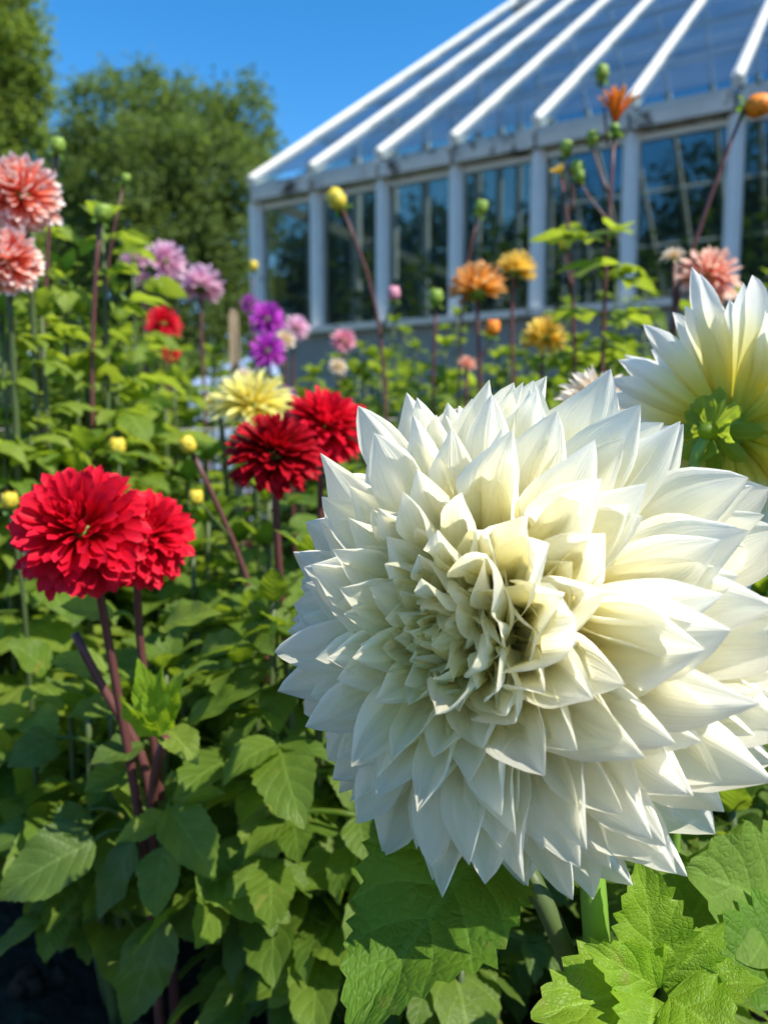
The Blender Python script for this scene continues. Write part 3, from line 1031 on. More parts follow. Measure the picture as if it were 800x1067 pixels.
# ------------------------------------------------------------------ the large white dahlia in front
def hero():
    c = P(527, 658, 0.385)
    rd = nrm(ray(527, 658))
    axis = nrm(-rd * math.cos(R(32)) - RT * math.sin(R(32)) - UP * 0.03)
    gnd = on_ground(640, 0.52)
    t = thing('white_dahlia', 'huge pure white dahlia in front, its creamy heart facing the camera', 'dahlia', gnd)

    def custom(i, tt, th, kw, rg, fr):
        # towards the right of the heart the petals stand larger and more cupped; below they hang a little
        X0, Y0, Z0 = fr
        right = kw['X'] @ RT
        if tt > .5:
            k = 1 + .10 * max(0, right) * min(1, (1 - tt) / .25)
            kw['Lth'] *= k
            kw['hw'] *= 1 + .35 * max(0, right)
            kw['al1'] *= 1 + .3 * max(0, right)
        kw['vs'] = 1 - .60 * max(0, (tt - .45) / .55)
        if tt > .6:
            kw['wav'] *= 1.6
            kw['hw'] *= 1.12
            kw['twist'] += rg.normal(0, .15)
            kw['t1'] += R(rg.normal(0, 6))
        if kw['X'][2] < -.2 and tt < .5:
            kw['Lth'] *= .93
        return kw
    def extra(c, fr, rg):
        # the second, looser heart: large cupped petals at the right of the small ones
        X0, Y0, Z0 = fr
        th0 = math.atan2(RT @ Y0, RT @ X0)
        out = []
        for (dth, phi, Ln, hw, inc, off) in [(6, 34, .064, .0155, -22, 0), (-46, 32, .061, .0145, -24, 0), (58, 33, .060, .0145, -26, 0), (-20, 47, .070, .0160, -12, 0), (32, 47, .070, .0160, -12, 0),
                                             (20, 20, .050, .0100, -30, 0), (-30, 18, .048, .0100, -30, 0), (75, 18, .047, .0095, -32, 0), (-80, 17, .046, .0095, -30, 0), (130, 14, .044, .009, -30, 0), (0, 10, .046, .009, -30, 0), (-135, 12, .044, .0085, -26, 0)]:
            th = th0 + R(dth)
            Xr = math.cos(th) * X0 + math.sin(th) * Y0
            right = math.cos(th0) * X0 + math.sin(th0) * Y0
            base = c + right * .016 + Xr * .004 + Z0 * .010
            out.append(dict(Lth=Ln, hw=hw, t0=R(phi + 10), t1=R(phi + inc), base=base, X=Xr, Z=Z0, al0=1.5, al1=1.25 + rg.uniform(-.2, .25), al2=1.15, twist=rg.normal(0, .18),
                            side=rg.normal(0, .04), tipk=R(rg.normal(35, 18)), wav=.22, nl=20, nw=7, sharp=.88, rg=rg, vs=.6))
        return out
    make_bloom(t, c, axis, 0.131, 340, 'dinnerplate', 'white_petal', seed=5, separate=100, first=72, nl=20, nw=7, custom=custom, extra=extra, jitter=1.0, wav=0.25)
    back = c - axis * 0.03
    make_stem(t, [back, back - axis * .02 + (0, 0, -.01), P(612, 850, .435), P(617, 905, .42), P(622, 1000, .425), P(640, 1150, .45), gnd], .0070, .0078, 'stem_green', 24)
    make_stem(t, [P(545, 900, .44), P(572, 950, .43), P(598, 1015, .435), P(622, 1100, .445), P(640, 1180, .46)], .0058, .0068, 'stem_mid', 16)
    # the big leaf below on the left
    make_leaf(t, P(515, 872, .40), P(362, 1085, .325), .078, 'leaf_hero', face=(-.2, -.55, .8), bend=.5, fold=.36, teeth=13, seed=3, wav=.055, depth=.14, stalk=P(600, 930, .43))
    # young bright leaves at the right of the stem
    k = 0
    for (b, e, w, m, fc) in [
        ((681, 1010, .40), (666, 895, .405), .052, 'leaf_new', (0, -.9, .4)),
        ((676, 1030, .40), (553, 1062, .375), .060, 'leaf_new', (-.1, -.5, .9)),
        ((691, 1030, .40), (798, 1025, .385), .040, 'leaf_new', (.1, -.5, .9)),
        ((686, 1025, .40), (754, 962, .40), .034, 'leaf_new', (.3, -.8, .5)),
        ((686, 1030, .395), (608, 985, .385), .034, 'leaf_new', (-.3, -.8, .6)),
        ((681, 1040, .39), (666, 1120, .355), .055, 'leaf_new', (0, -.7, .7)),
        ((696, 1040, .39), (771, 1095, .36), .055, 'leaf_new', (.2, -.6, .8)),
    ]:
        k += 1
        make_leaf(t, P(*b), P(*e), w * .8, m, face=fc, bend=.35, fold=.3, teeth=8, seed=20 + k, wav=.04, depth=.2, nl=32)
    # larger leaves at the right edge
    make_leaf(t, P(690, 1000, .47), P(775, 855, .46), .075, 'leaf_grey', face=(.3, -.8, .5), bend=.3, fold=.2, teeth=6, seed=40, wav=.04, depth=.14, stalk=P(655, 1020, .45))
    make_leaf(t, P(845, 960, .44), P(712, 905, .43), .085, 'leaf_grey', face=(0, -.75, .6), bend=.3, fold=.25, teeth=6, seed=41, wav=.04, depth=.14)
    make_leaf(t, P(850, 1010, .42), P(720, 1000, .40), .06, 'leaf_hero', face=(0, -.6, .8), bend=.4, fold=.25, teeth=7, seed=42, wav=.03, depth=.2)
    return t


hero()


def white_back():
    c = P(760, 450, 0.50)
    axis = nrm(RT * 0.72 + FW * 0.67 + UP * 0.05)
    gnd = on_ground(720, 0.60)
    t = thing('white_dahlia', 'white dahlia seen from behind at the right edge, yellow glow around its green calyx', 'dahlia', gnd)
    X0, Y0, Z0 = frame_from(axis)

    def custom(i, tt, th, kw, rg, fr):
        kw['hw'] *= .70
        kw['Lth'] *= rg.uniform(.85, 1.15)
        kw['t1'] += R(rg.normal(0, 8))
        return kw
    make_bloom(t, c, axis, 0.093, 190, 'dinnerplate', 'back_petal', seed=9, separate=100, nl=16, nw=5, calyx=False, skip=0.0, jitter=1.25, custom=custom)
    g = Geo()
    cc = c - axis * .030
    rg = np.random.default_rng(4)
    g.ball(cc, (.006, .010), axis, 12, 8)
    for k in range(6):
        a = k * 2 * PI / 6 + rg.uniform(-.2, .4)
        Xr = math.cos(a) * X0 + math.sin(a) * Y0
        g.add(*petal(rg.uniform(.014, .021), rg.uniform(.005, .0075), R(100), R(rg.uniform(20, 170)), cc + Xr * .005, Xr, Z0, .7, .35, .5, twist=rg.normal(0, .5), nl=12, nw=3, sharp=.75, wav=.2, rg=rg))
    for k in range(8):
        a = k * 2 * PI / 8
        Xr = math.cos(a) * X0 + math.sin(a) * Y0
        g.add(*petal(rg.uniform(.018, .028), .0055, R(80), R(70), cc + Xr * .004 + Z0 * .004, Xr, Z0, .7, .5, .6, nl=10, nw=3, sharp=.9))
    g.build('calyx', M['sepal_pale'], t)
    make_stem(t, [cc, cc - axis * .03 + (0, 0, -.005), P(722, 520, .505), P(712, 620, .52), P(700, 900, .56), gnd], .0036, .0065, 'stem_green', 20)


white_back()



def dahlia(name, label, px, py, d, rpx, style, n, mat, axis, seed, cat='dahlia', stem_to=None, stem_mat='stem_dark', separate=0, group=None, squash=1.0,
           open_=1.0, skip=0.0, nl=8, nw=2, srad=.0035, leaves=0, gd=None, leafmat='leaf', buds=(), jitter=1.0, calyx=True, leafsize=.07, leaftop=.85, wav=.12):
    """one flowering stem: bloom, stem down to the soil, a few leaves"""
    c = P(px, py, d)
    spx, sd = stem_to if stem_to else (px + 10, d + .1)
    gnd = on_ground(spx, gd or sd)
    t = thing(name, label, cat, gnd, group)
    axis = nrm(RT * axis[0] + FW * axis[1] + np.array([0, 0, 1.0]) * axis[2])
    rad = rpx / F * d
    make_bloom(t, c, axis, rad, n, style, mat, seed, separate, nl=nl, nw=nw, open_=open_, skip=skip, jitter=jitter, calyx=calyx, wav=wav)
    back = c - axis * rad * .25
    mid = back - axis * rad * .5 + np.array([0, 0, -rad * .9])
    pts = make_stem(t, [back, mid, mid * .5 + gnd * .5 + (0.01, 0, 0), gnd], srad, srad * 1.7, stem_mat, 16)
    rg = np.random.default_rng(seed + 77)
    if leaves:
        lists = ([], [], [], [], [])
        for k in range(leaves):
            s = rg.uniform(1 - leaftop, 1.0)
            node = pts[int(s * 15)]
            compound_leaf(rg, lists, node, rg.uniform(0, 2 * PI), leafsize * rg.uniform(.7, 1.2), .4, 3)
        g = Geo()
        put_leaves(g, TEMPL_MID if d > .9 else TEMPL_NEAR, *lists[:4], rg)
        for a, b in lists[4]:
            g.tube(curve(a, b, (0, 0, 0.004), 3), 0.0016, 4)
        g.build('foliage', M[leafmat], t)
    for (bx, by, bd, br, bm) in buds:
        q = P(bx, by, bd)
        make_bud(t, q, (0.1, 0, 1), br / F * bd, bm)
        j = int(np.argmin(np.abs(pts[:, 2] - (q[2] - .07))))
        make_stem(t, [q - np.array([0, 0, br / F * bd]), q * .6 + pts[j] * .4 + (0, 0, -.015), pts[j]], .0016, .0026, stem_mat, 8)
    return t


def red_leaves(t):
    k = 0
    for (bx, by, tx, ty, w, d, m) in [
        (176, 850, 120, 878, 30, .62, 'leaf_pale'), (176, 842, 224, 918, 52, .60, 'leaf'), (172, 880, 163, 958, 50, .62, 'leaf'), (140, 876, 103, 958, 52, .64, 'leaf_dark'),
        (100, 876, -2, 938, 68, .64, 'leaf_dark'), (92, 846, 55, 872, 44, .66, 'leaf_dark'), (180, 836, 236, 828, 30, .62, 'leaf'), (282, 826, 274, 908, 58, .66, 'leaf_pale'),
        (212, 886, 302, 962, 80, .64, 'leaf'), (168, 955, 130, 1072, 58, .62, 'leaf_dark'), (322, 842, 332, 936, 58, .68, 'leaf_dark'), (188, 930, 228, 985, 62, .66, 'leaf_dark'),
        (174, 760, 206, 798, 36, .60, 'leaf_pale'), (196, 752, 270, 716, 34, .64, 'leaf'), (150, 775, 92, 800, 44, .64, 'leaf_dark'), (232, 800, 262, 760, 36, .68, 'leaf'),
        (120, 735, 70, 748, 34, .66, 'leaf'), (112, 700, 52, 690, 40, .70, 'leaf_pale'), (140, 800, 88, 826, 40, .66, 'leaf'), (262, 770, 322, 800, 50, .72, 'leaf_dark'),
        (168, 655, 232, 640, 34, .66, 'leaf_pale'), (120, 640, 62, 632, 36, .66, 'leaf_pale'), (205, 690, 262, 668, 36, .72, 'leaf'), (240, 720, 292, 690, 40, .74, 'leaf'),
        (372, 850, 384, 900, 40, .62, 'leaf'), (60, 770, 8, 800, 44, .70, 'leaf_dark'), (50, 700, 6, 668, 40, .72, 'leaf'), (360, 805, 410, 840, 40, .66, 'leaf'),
        (165, 762, 143, 686, 34, .585, 'leaf_new'), (166, 762, 192, 700, 30, .585, 'leaf_new'), (166, 765, 170, 690, 26, .575, 'leaf_new'), (164, 766, 124, 722, 24, .585, 'leaf_new'),
    ]:
        k += 1
        rg = np.random.default_rng(600 + k)
        b, e = P(bx, by, d + .015), P(tx, ty, d - .01)
        make_leaf(t, b, e, w / F * d * 1.0, m, face=(rg.normal(0, .25), -.55, .75), bend=rg.uniform(.2, .9), fold=rg.uniform(.1, .35), teeth=11, seed=600 + k, wav=.035, depth=.07,
                  stalk=b * .55 + P(172, min(by, 830) + 30, .68) * .45, nl=24, nw=3)
    st = make_stem(t, [P(172, 770, .60), P(160, 800, .63), P(158, 840, .66), P(160, 1000, .70)], .004, .0055, 'stem_dark', 10)
    make_stem(t, [P(78, 660, .64), P(105, 715, .65), P(150, 785, .66), P(160, 850, .67)], .0036, .0046, 'stem_dark', 10)


# red ones at the left
RED = dahlia('red_dahlia', 'bright red dahlia, the larger and nearer of the touching red pair at the left', 88, 556, .57, 70, 'decor', 270, 'red', (.0, -.80, .45), 21,
       stem_to=(150, .68), separate=100, nl=10, nw=3, srad=.0031)
dahlia('red_dahlia', 'bright red dahlia half hidden behind the larger bloom at its left', 148, 562, .60, 54, 'decor', 240, 'red', (.45, -.6, .5), 22,
       stem_to=(165, .70), separate=100, nl=8, nw=3, srad=.0031)
dahlia('red_dahlia', 'dark red dahlia below the pale yellow bloom, left of the white petals', 286, 477, .72, 51, 'decor', 210, 'dark_red', (.05, -.35, .9), 23,
       stem_to=(300, .86), separate=100, nl=8, nw=3, leaves=6, leaftop=.6)
dahlia('red_dahlia', 'crimson dahlia behind the dark red one, touching the white petals', 338, 448, .84, 46, 'decor', 200, 'red', (.25, -.35, .9), 24,
       stem_to=(345, .95), separate=100, nl=8, nw=3, leaves=6, leaftop=.6)
red_leaves(RED)
# yellow
dahlia('yellow_dahlia', 'pale yellow dahlia with loose petals just above the dark red bloom', 264, 424, 1.02, 47, 'spiky', 80, 'yellow', (.05, -.5, .8), 31,
       stem_to=(262, 1.12), separate=80, nl=8, nw=2, stem_mat='stem_mid', leaves=6)
dahlia('yellow_dahlia', 'small pale yellow bloom at the left of the larger yellow dahlia', 225, 420, 1.05, 16, 'spiky', 34, 'yellow', (-.5, -.2, .6), 32,
       stem_to=(232, 1.14), stem_mat='stem_mid', leaves=3)
# coral
dahlia('coral_dahlia', 'upper coral ball dahlia with white petal tips at the left edge', 22, 203, .88, 40, 'ball', 170, 'coral', (.15, -.85, .25), 41,
       stem_to=(20, 1.0), separate=100, stem_mat='stem_mid', nl=8, nw=3)
dahlia('coral_dahlia', 'lower coral ball dahlia with white petal tips at the left edge', 6, 272, .86, 37, 'ball', 170, 'coral', (.25, -.75, .45), 42,
       stem_to=(0, .98), separate=100, stem_mat='stem_mid', nl=8, nw=3)
# lilac pink, far left
dahlia('lilac_dahlia', 'pale lilac dahlia turned sideways, a tall narrow outline before the trees', 173, 273, 2.0, 23, 'ball', 80, 'lilac', (.95, -.2, .1), 51, stem_to=(168, 2.1), leaves=8)
dahlia('lilac_dahlia', 'small pale lilac dahlia left of the sideways lilac bloom', 143, 271, 2.0, 17, 'ball', 60, 'lilac', (-.4, -.3, .8), 52, stem_to=(140, 2.1), leaves=8)
dahlia('lilac_dahlia', 'round lilac pink dahlia on a tall bare stem by the wooden stake', 210, 297, 1.9, 24, 'ball', 80, 'lilac', (.05, .25, .95), 53, stem_to=(214, 1.95))
dahlia('lilac_dahlia', 'lilac dahlia bud opening under the sideways lilac bloom', 150, 292, 2.0, 11, 'ball', 40, 'lilac', (.1, -.3, .8), 54, stem_to=(150, 2.1))
dahlia('red_dahlia', 'small red dahlia below the lilac blooms, before the trees', 170, 338, 1.75, 20, 'decor', 70, 'red', (.2, -.7, .5), 25, stem_to=(166, 1.85), leaves=6)
dahlia('red_dahlia', 'tiny red dahlia hanging just below the other small red one', 178, 368, 1.75, 11, 'decor', 50, 'red', (.4, -.6, .3), 26, stem_to=(172, 1.85))
# purple and pink before the greenhouse corner
dahlia('purple_dahlia', 'upper magenta purple dahlia of the two stacked right of the stake', 278, 333, 1.95, 20, 'decor', 75, 'purple', (.1, -.75, .5), 61, stem_to=(284, 2.1), leaves=6)
dahlia('purple_dahlia', 'lower magenta purple dahlia of the two stacked right of the stake', 279, 366, 1.9, 20, 'decor', 75, 'purple', (-.05, -.75, .5), 62, stem_to=(282, 2.0), leaves=6)
dahlia('purple_dahlia', 'small purple dahlia behind and above the stacked magenta pair', 261, 317, 2.1, 12, 'decor', 50, 'purple', (-.2, -.3, .8), 63, stem_to=(266, 2.2))
dahlia('purple_dahlia', 'small violet dahlia peeping out right of the yellow bloom', 300, 411, 1.4, 10, 'decor', 40, 'purple', (.1, -.3, .8), 64, stem_to=(304, 1.5))
dahlia('pink_dahlia', 'pale pink ball dahlia at the right of the stacked magenta pair', 309, 342, 2.1, 15, 'ball', 60, 'lilac', (.5, -.4, .6), 71, stem_to=(306, 2.2), leaves=6)
dahlia('pink_dahlia', 'cream pink dahlia tucked against the lower magenta bloom', 297, 354, 2.0, 12, 'ball', 50, 'peach_white', (.1, -.5, .6), 72, stem_to=(296, 2.1))
dahlia('pink_dahlia', 'rose pink dahlia alone on its stem under the greenhouse sill', 358, 355, 2.2, 14, 'ball', 60, 'pink', (.1, -.7, .5), 73, stem_to=(356, 2.3), leaves=8)
dahlia('pink_dahlia', 'small pale pink bloom below the rose pink dahlia', 352, 382, 2.1, 10, 'ball', 50, 'peach_white', (.1, -.6, .6), 74, stem_to=(352, 2.2), leaves=4)
dahlia('pink_dahlia', 'faded pink bloom above the yellow dahlia at the foot of the stake', 255, 394, 1.8, 12, 'ball', 50, 'peach_white', (0, -.5, .6), 75, stem_to=(250, 1.9), leaves=4)
# amber and gold before the windows
dahlia('amber_dahlia', 'apricot orange dahlia seen from the side before the dark windows', 497, 304, 1.5, 32, 'ball', 90, 'amber', (-.05, .1, 1), 81, stem_to=(512, 1.6), open_=.8,
       buds=((513, 342, 1.5, 8, 'bud_orange'),))
dahlia('amber_dahlia', 'yellow dahlia with green heart at the upper right of the apricot one', 538, 282, 1.55, 22, 'ball', 80, 'gold', (.35, -.1, .9), 82, stem_to=(545, 1.6), open_=.85)
dahlia('amber_dahlia', 'golden yellow dahlia lowest of the three, left of the tall leafy stems', 567, 352, 1.4, 25, 'ball', 90, 'gold', (.1, -.4, .9), 83, stem_to=(560, 1.5), leaves=6)
dahlia('amber_dahlia', 'small peach dahlia opening low behind the white petals', 486, 381, 1.5, 11, 'ball', 50, 'peach', (.1, -.5, .8), 84, stem_to=(488, 1.6), leaves=6, open_=.8)
# peach at the right
dahlia('peach_dahlia', 'loose salmon and peach dahlia above the white flower seen from behind', 737, 290, 1.1, 34, 'decor', 110, 'peach', (.15, -.55, .5), 91, stem_to=(705, 1.2), leaves=8, leafmat='leaf_pale')
dahlia('peach_dahlia', 'pale peach bloom peeping left of the loose salmon dahlia', 702, 268, 1.15, 14, 'spiky', 40, 'peach_white', (-.3, -.4, .7), 92, stem_to=(700, 1.2))
dahlia('peach_dahlia', 'fading cream dahlia showing behind the top of the large white bloom', 622, 424, .62, 46, 'spiky', 70, 'peach_white', (.05, -.6, .7), 93, stem_to=(625, .7), nl=10, nw=3)

# the tall orange one: a half-open cup
def orange():
    d = 1.25
    gnd = on_ground(628, d + .1)
    t = thing('orange_dahlia', 'orange dahlia half open at the top of a tall maroon stem', 'dahlia', gnd)
    c = P(640, 132, d)
    make_bloom(t, c, nrm((.03, -.2, 1)), 36 / F * d, 30, 'spiky', 'orange', 95, open_=.33, nl=10, nw=3, jitter=1.6)
    st = make_stem(t, [c - (0, 0, .012), P(636, 200, d), P(630, 300, d + .03), P(626, 420, d + .06), gnd], .0028, .0055, 'stem_dark', 20)
    for (x, y, r_, m, jx, jy) in ((627, 76, 7.5, 'bud_green', 633, 150), (617, 143, 6.5, 'bud_green', 633, 200), (604, 183, 5, 'bud_green', 634, 230)):
        q = P(x, y, d + .01)
        make_bud(t, q, (0, 0, 1), r_ / F * d, m)
        make_stem(t, [q - (0, 0, r_ / F * d), P((x * 2 + jx) / 3, (y + jy) / 2, d + .005), P(jx, jy, d)], .0014, .0022, 'stem_dark', 8)
    rg = np.random.default_rng(96)
    lists = ([], [], [], [], [])
    for k in range(13):
        node = st[3 + k]
        for h in range(4):
            compound_leaf(rg, lists, node, rg.uniform(0, 2 * PI), .075 * rg.uniform(.5, 1.1), .3, 3)
    g = Geo()
    put_leaves(g, TEMPL_MID, *lists[:4], rg)
    for a, b in lists[4]:
        g.tube(curve(a, b, (0, 0, 0.004), 3), 0.0016, 4)
    g.build('foliage', M['leaf_pale'], t)
    # its neighbour with small yellow buds
    gnd = on_ground(598, d + .15)
    t = thing('orange_dahlia', 'tall maroon stem with small yellow buds left of the orange dahlia', 'dahlia', gnd)
    c = P(584, 182, d + .03)
    make_bloom(t, c, nrm((-.5, -.2, .7)), 13 / F * d, 22, 'spiky', 'gold', 97, open_=.6)
    st = make_stem(t, [c, P(593, 215, d + .03), P(596, 300, d + .04), P(600, 420, d + .08), gnd], .0026, .005, 'stem_dark', 18)
    for (x, y, r_, m) in ((590, 154, 7, 'bud_green'), (601, 176, 8, 'bud_green'), (587, 255, 5, 'bud_yellow')):
        q = P(x, y, d + .03)
        make_bud(t, q, (0, 0, 1), r_ / F * d, m)
        make_stem(t, [q, P(595, y + 45, d + .03)], .0014, .002, 'stem_dark', 6)
    lists = ([], [], [], [], [])
    for k in range(9):
        for h in range(4):
            compound_leaf(rg, lists, st[5 + k], rg.uniform(0, 2 * PI), .07 * rg.uniform(.5, 1.1), .3, 3)
    g = Geo()
    put_leaves(g, TEMPL_MID, *lists[:4], rg)
    g.build('foliage', M['leaf_pale'], t)


orange()


def budstem(label, pts, r0, r1, d, bud, br, axis=(0, 0, 1), stem_mat='stem_dark', leaves=3, leafmat='leaf_pale', extra=(), seed=0, lsz=.05, group=None):
    """a tall stem that ends in a bud; pts in photo pixels from the bud down"""
    q = P(pts[0][0], pts[0][1], d)
    gnd = on_ground(pts[-1][0], d + .08)
    t = thing('budding_stem', label, 'flower bud', gnd, group)
    rad = br / F * d
    ax = nrm(axis)
    make_bud(t, q, ax, rad, bud)
    st = make_stem(t, [q - ax * rad] + [P(x, y, d + .02 * k) for k, (x, y) in enumerate(pts[1:])] + [gnd], r0, r1, stem_mat, 18)
    for (x, y, r_, m) in extra:
        e = P(x, y, d)
        make_bud(t, e, (0, 0, 1), r_ / F * d, m)
        j = int(np.argmin(np.linalg.norm(st - (e - np.array([0, 0, .06])), axis=1)))
        make_stem(t, [e, st[j]], .0014, .002, 'stem_mid', 5)
    if leaves:
        rg = np.random.default_rng(seed)
        lists = ([], [], [], [], [])
        for k in range(leaves):
            compound_leaf(rg, lists, st[min(15, 6 + k)], rg.uniform(0, 2 * PI), lsz * rg.uniform(.6, 1.2), .2, 3)
        g = Geo()
        put_leaves(g, TEMPL_MID, *lists[:4], rg)
        for a, b in lists[4]:
            g.tube(curve(a, b, (0, 0, 0.004), 3), 0.0013, 4)
        g.build('foliage', M[leafmat], t)


budstem('plump yellow bud leaning left on a maroon stem before the greenhouse corner', [(351, 208), (362, 230), (378, 262), (393, 315), (402, 400)], .0024, .005, 1.35, 'bud_yellow', 10,
        (-.5, 0, .8), leaves=6, extra=((410, 306, 7, 'bud_pink'),), seed=3)
budstem('small green bud on a slanting maroon stem before the middle windows', [(501, 216), (492, 245), (483, 285), (478, 380)], .002, .004, 1.5, 'bud_green', 7, (.3, 0, .9), leaves=4, seed=4)
budstem('green bud on an upright stem left of the apricot dahlia', [(454, 310), (454, 335), (452, 372), (450, 420)], .0028, .004, 1.4, 'bud_green', 8, (0, 0, 1), leaves=6, seed=5)
budstem('orange bud nodding on a long slanting maroon stem at the top right', [(788, 110), (765, 135), (745, 190), (728, 235), (700, 330), (680, 430)], .0026, .005, 1.1, 'bud_orange', 12,
        (.9, -.2, .1), leaves=8, seed=6, lsz=.07)
budstem('yellow green bud on the maroon stem below the pale yellow dahlia', [(196, 464), (208, 485), (225, 525), (250, 575), (280, 680)], .0026, .0048, .82, 'bud_yellow', 9, (-.4, -.2, .8),
        leaves=5, leafmat='leaf', seed=7, extra=((204, 519, 8, 'bud_yellow'),), lsz=.06)
budstem('yellow bud among light leaves left of the pale yellow dahlia', [(122, 466), (126, 490), (130, 560)], .002, .004, 1.0, 'bud_yellow', 9, (0, 0, 1), stem_mat='stem_mid', leaves=5, seed=8)
budstem('yellow green bud at the left edge above the red pair', [(10, 522), (14, 545), (25, 620)], .002, .004, .75, 'bud_yellow', 9, (.1, -.2, .9), stem_mat='stem_mid', leaves=5, seed=9, lsz=.06)
budstem('opening green leaf bud on a brown stem right of the coral dahlias', [(107, 222), (104, 240), (98, 290), (95, 400)], .0028, .004, 1.0, 'bud_green', 9, (.3, 0, .8), leaves=6, seed=10)
budstem('slim green bud on the tallest stem before the left trees', [(131, 186), (120, 215), (112, 260), (105, 400)], .0016, .004, 1.1, 'bud_green', 5, (.3, 0, .8), leaves=4, seed=11)
budstem('small bud with spreading leaves above the upper coral dahlia', [(60, 152), (57, 165), (50, 230), (45, 400)], .0024, .004, 1.0, 'bud_green', 8, (.2, 0, .9), leaves=7, seed=12)
budstem('tiny yellow bud before the left corner post', [(264, 277), (263, 290), (262, 360)], .0016, .003, 2.0, 'bud_yellow', 5, (0, 0, 1), leaves=2, seed=13)

# ------------------------------------------------------------------ leafy plants of the bed
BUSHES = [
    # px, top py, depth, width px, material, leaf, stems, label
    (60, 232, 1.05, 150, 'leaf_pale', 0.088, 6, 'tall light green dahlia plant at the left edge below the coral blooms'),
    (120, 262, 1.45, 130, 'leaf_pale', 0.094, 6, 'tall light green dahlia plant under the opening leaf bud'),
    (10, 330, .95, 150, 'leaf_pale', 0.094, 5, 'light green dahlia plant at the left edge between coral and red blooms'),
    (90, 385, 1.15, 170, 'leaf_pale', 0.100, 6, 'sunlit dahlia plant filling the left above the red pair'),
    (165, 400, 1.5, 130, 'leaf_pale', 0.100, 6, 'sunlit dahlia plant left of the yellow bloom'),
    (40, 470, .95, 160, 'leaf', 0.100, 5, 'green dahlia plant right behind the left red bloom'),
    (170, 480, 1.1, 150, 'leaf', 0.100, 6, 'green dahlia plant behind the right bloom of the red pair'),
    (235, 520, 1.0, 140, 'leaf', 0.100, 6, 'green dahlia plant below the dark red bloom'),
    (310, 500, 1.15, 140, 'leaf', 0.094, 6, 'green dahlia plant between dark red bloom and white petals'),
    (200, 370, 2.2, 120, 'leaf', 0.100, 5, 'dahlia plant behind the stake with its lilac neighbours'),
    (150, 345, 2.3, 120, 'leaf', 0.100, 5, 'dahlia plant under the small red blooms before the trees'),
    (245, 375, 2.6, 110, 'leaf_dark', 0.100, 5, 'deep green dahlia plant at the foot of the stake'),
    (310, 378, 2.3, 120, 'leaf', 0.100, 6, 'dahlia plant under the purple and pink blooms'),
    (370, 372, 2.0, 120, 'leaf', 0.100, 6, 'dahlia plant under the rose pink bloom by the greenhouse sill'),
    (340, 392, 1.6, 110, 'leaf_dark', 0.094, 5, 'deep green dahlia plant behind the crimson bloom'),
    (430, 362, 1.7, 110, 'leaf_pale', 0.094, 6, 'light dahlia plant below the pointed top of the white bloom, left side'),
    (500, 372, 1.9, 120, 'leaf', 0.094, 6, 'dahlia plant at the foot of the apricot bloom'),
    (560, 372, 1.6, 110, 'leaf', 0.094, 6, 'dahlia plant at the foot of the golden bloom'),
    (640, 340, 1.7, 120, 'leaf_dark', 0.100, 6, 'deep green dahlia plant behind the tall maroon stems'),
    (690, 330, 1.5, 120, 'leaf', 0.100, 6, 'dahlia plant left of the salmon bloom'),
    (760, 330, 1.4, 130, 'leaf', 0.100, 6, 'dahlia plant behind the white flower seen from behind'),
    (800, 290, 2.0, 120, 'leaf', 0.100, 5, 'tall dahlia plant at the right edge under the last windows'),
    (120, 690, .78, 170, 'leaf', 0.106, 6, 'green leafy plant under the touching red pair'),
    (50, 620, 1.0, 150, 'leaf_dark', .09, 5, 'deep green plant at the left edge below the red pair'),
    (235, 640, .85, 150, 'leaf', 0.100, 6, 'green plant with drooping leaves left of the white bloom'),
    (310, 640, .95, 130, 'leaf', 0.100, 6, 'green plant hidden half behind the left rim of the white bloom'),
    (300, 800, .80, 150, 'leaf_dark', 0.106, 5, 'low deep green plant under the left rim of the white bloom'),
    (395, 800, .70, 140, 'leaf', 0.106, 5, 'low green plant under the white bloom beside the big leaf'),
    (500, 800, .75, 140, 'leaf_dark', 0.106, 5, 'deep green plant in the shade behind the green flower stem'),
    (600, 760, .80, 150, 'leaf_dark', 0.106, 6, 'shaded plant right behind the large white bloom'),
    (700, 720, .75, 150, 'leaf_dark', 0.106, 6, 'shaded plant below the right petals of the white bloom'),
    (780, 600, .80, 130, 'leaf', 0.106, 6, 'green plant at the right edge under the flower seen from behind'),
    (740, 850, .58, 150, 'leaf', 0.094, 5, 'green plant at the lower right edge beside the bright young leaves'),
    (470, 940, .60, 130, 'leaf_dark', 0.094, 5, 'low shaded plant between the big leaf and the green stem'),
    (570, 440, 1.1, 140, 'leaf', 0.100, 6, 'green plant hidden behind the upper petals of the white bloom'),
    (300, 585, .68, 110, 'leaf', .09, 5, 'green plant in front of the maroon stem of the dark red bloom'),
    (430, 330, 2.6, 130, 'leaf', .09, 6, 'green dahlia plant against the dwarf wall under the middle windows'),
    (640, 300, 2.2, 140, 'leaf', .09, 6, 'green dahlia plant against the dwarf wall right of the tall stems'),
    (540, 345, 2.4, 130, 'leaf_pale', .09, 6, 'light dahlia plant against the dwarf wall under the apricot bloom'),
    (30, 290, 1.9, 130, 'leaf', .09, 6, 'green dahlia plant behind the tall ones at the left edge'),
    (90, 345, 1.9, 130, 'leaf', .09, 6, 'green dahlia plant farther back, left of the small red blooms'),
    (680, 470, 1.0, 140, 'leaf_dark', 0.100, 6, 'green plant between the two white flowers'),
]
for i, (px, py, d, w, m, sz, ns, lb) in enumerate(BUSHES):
    bush(px, py, d, w, lb, m, sz, ns, seed=i, step=.05, skip=.42 if d < .9 else .25, leaflets=5 if m == 'leaf_pale' else 3)

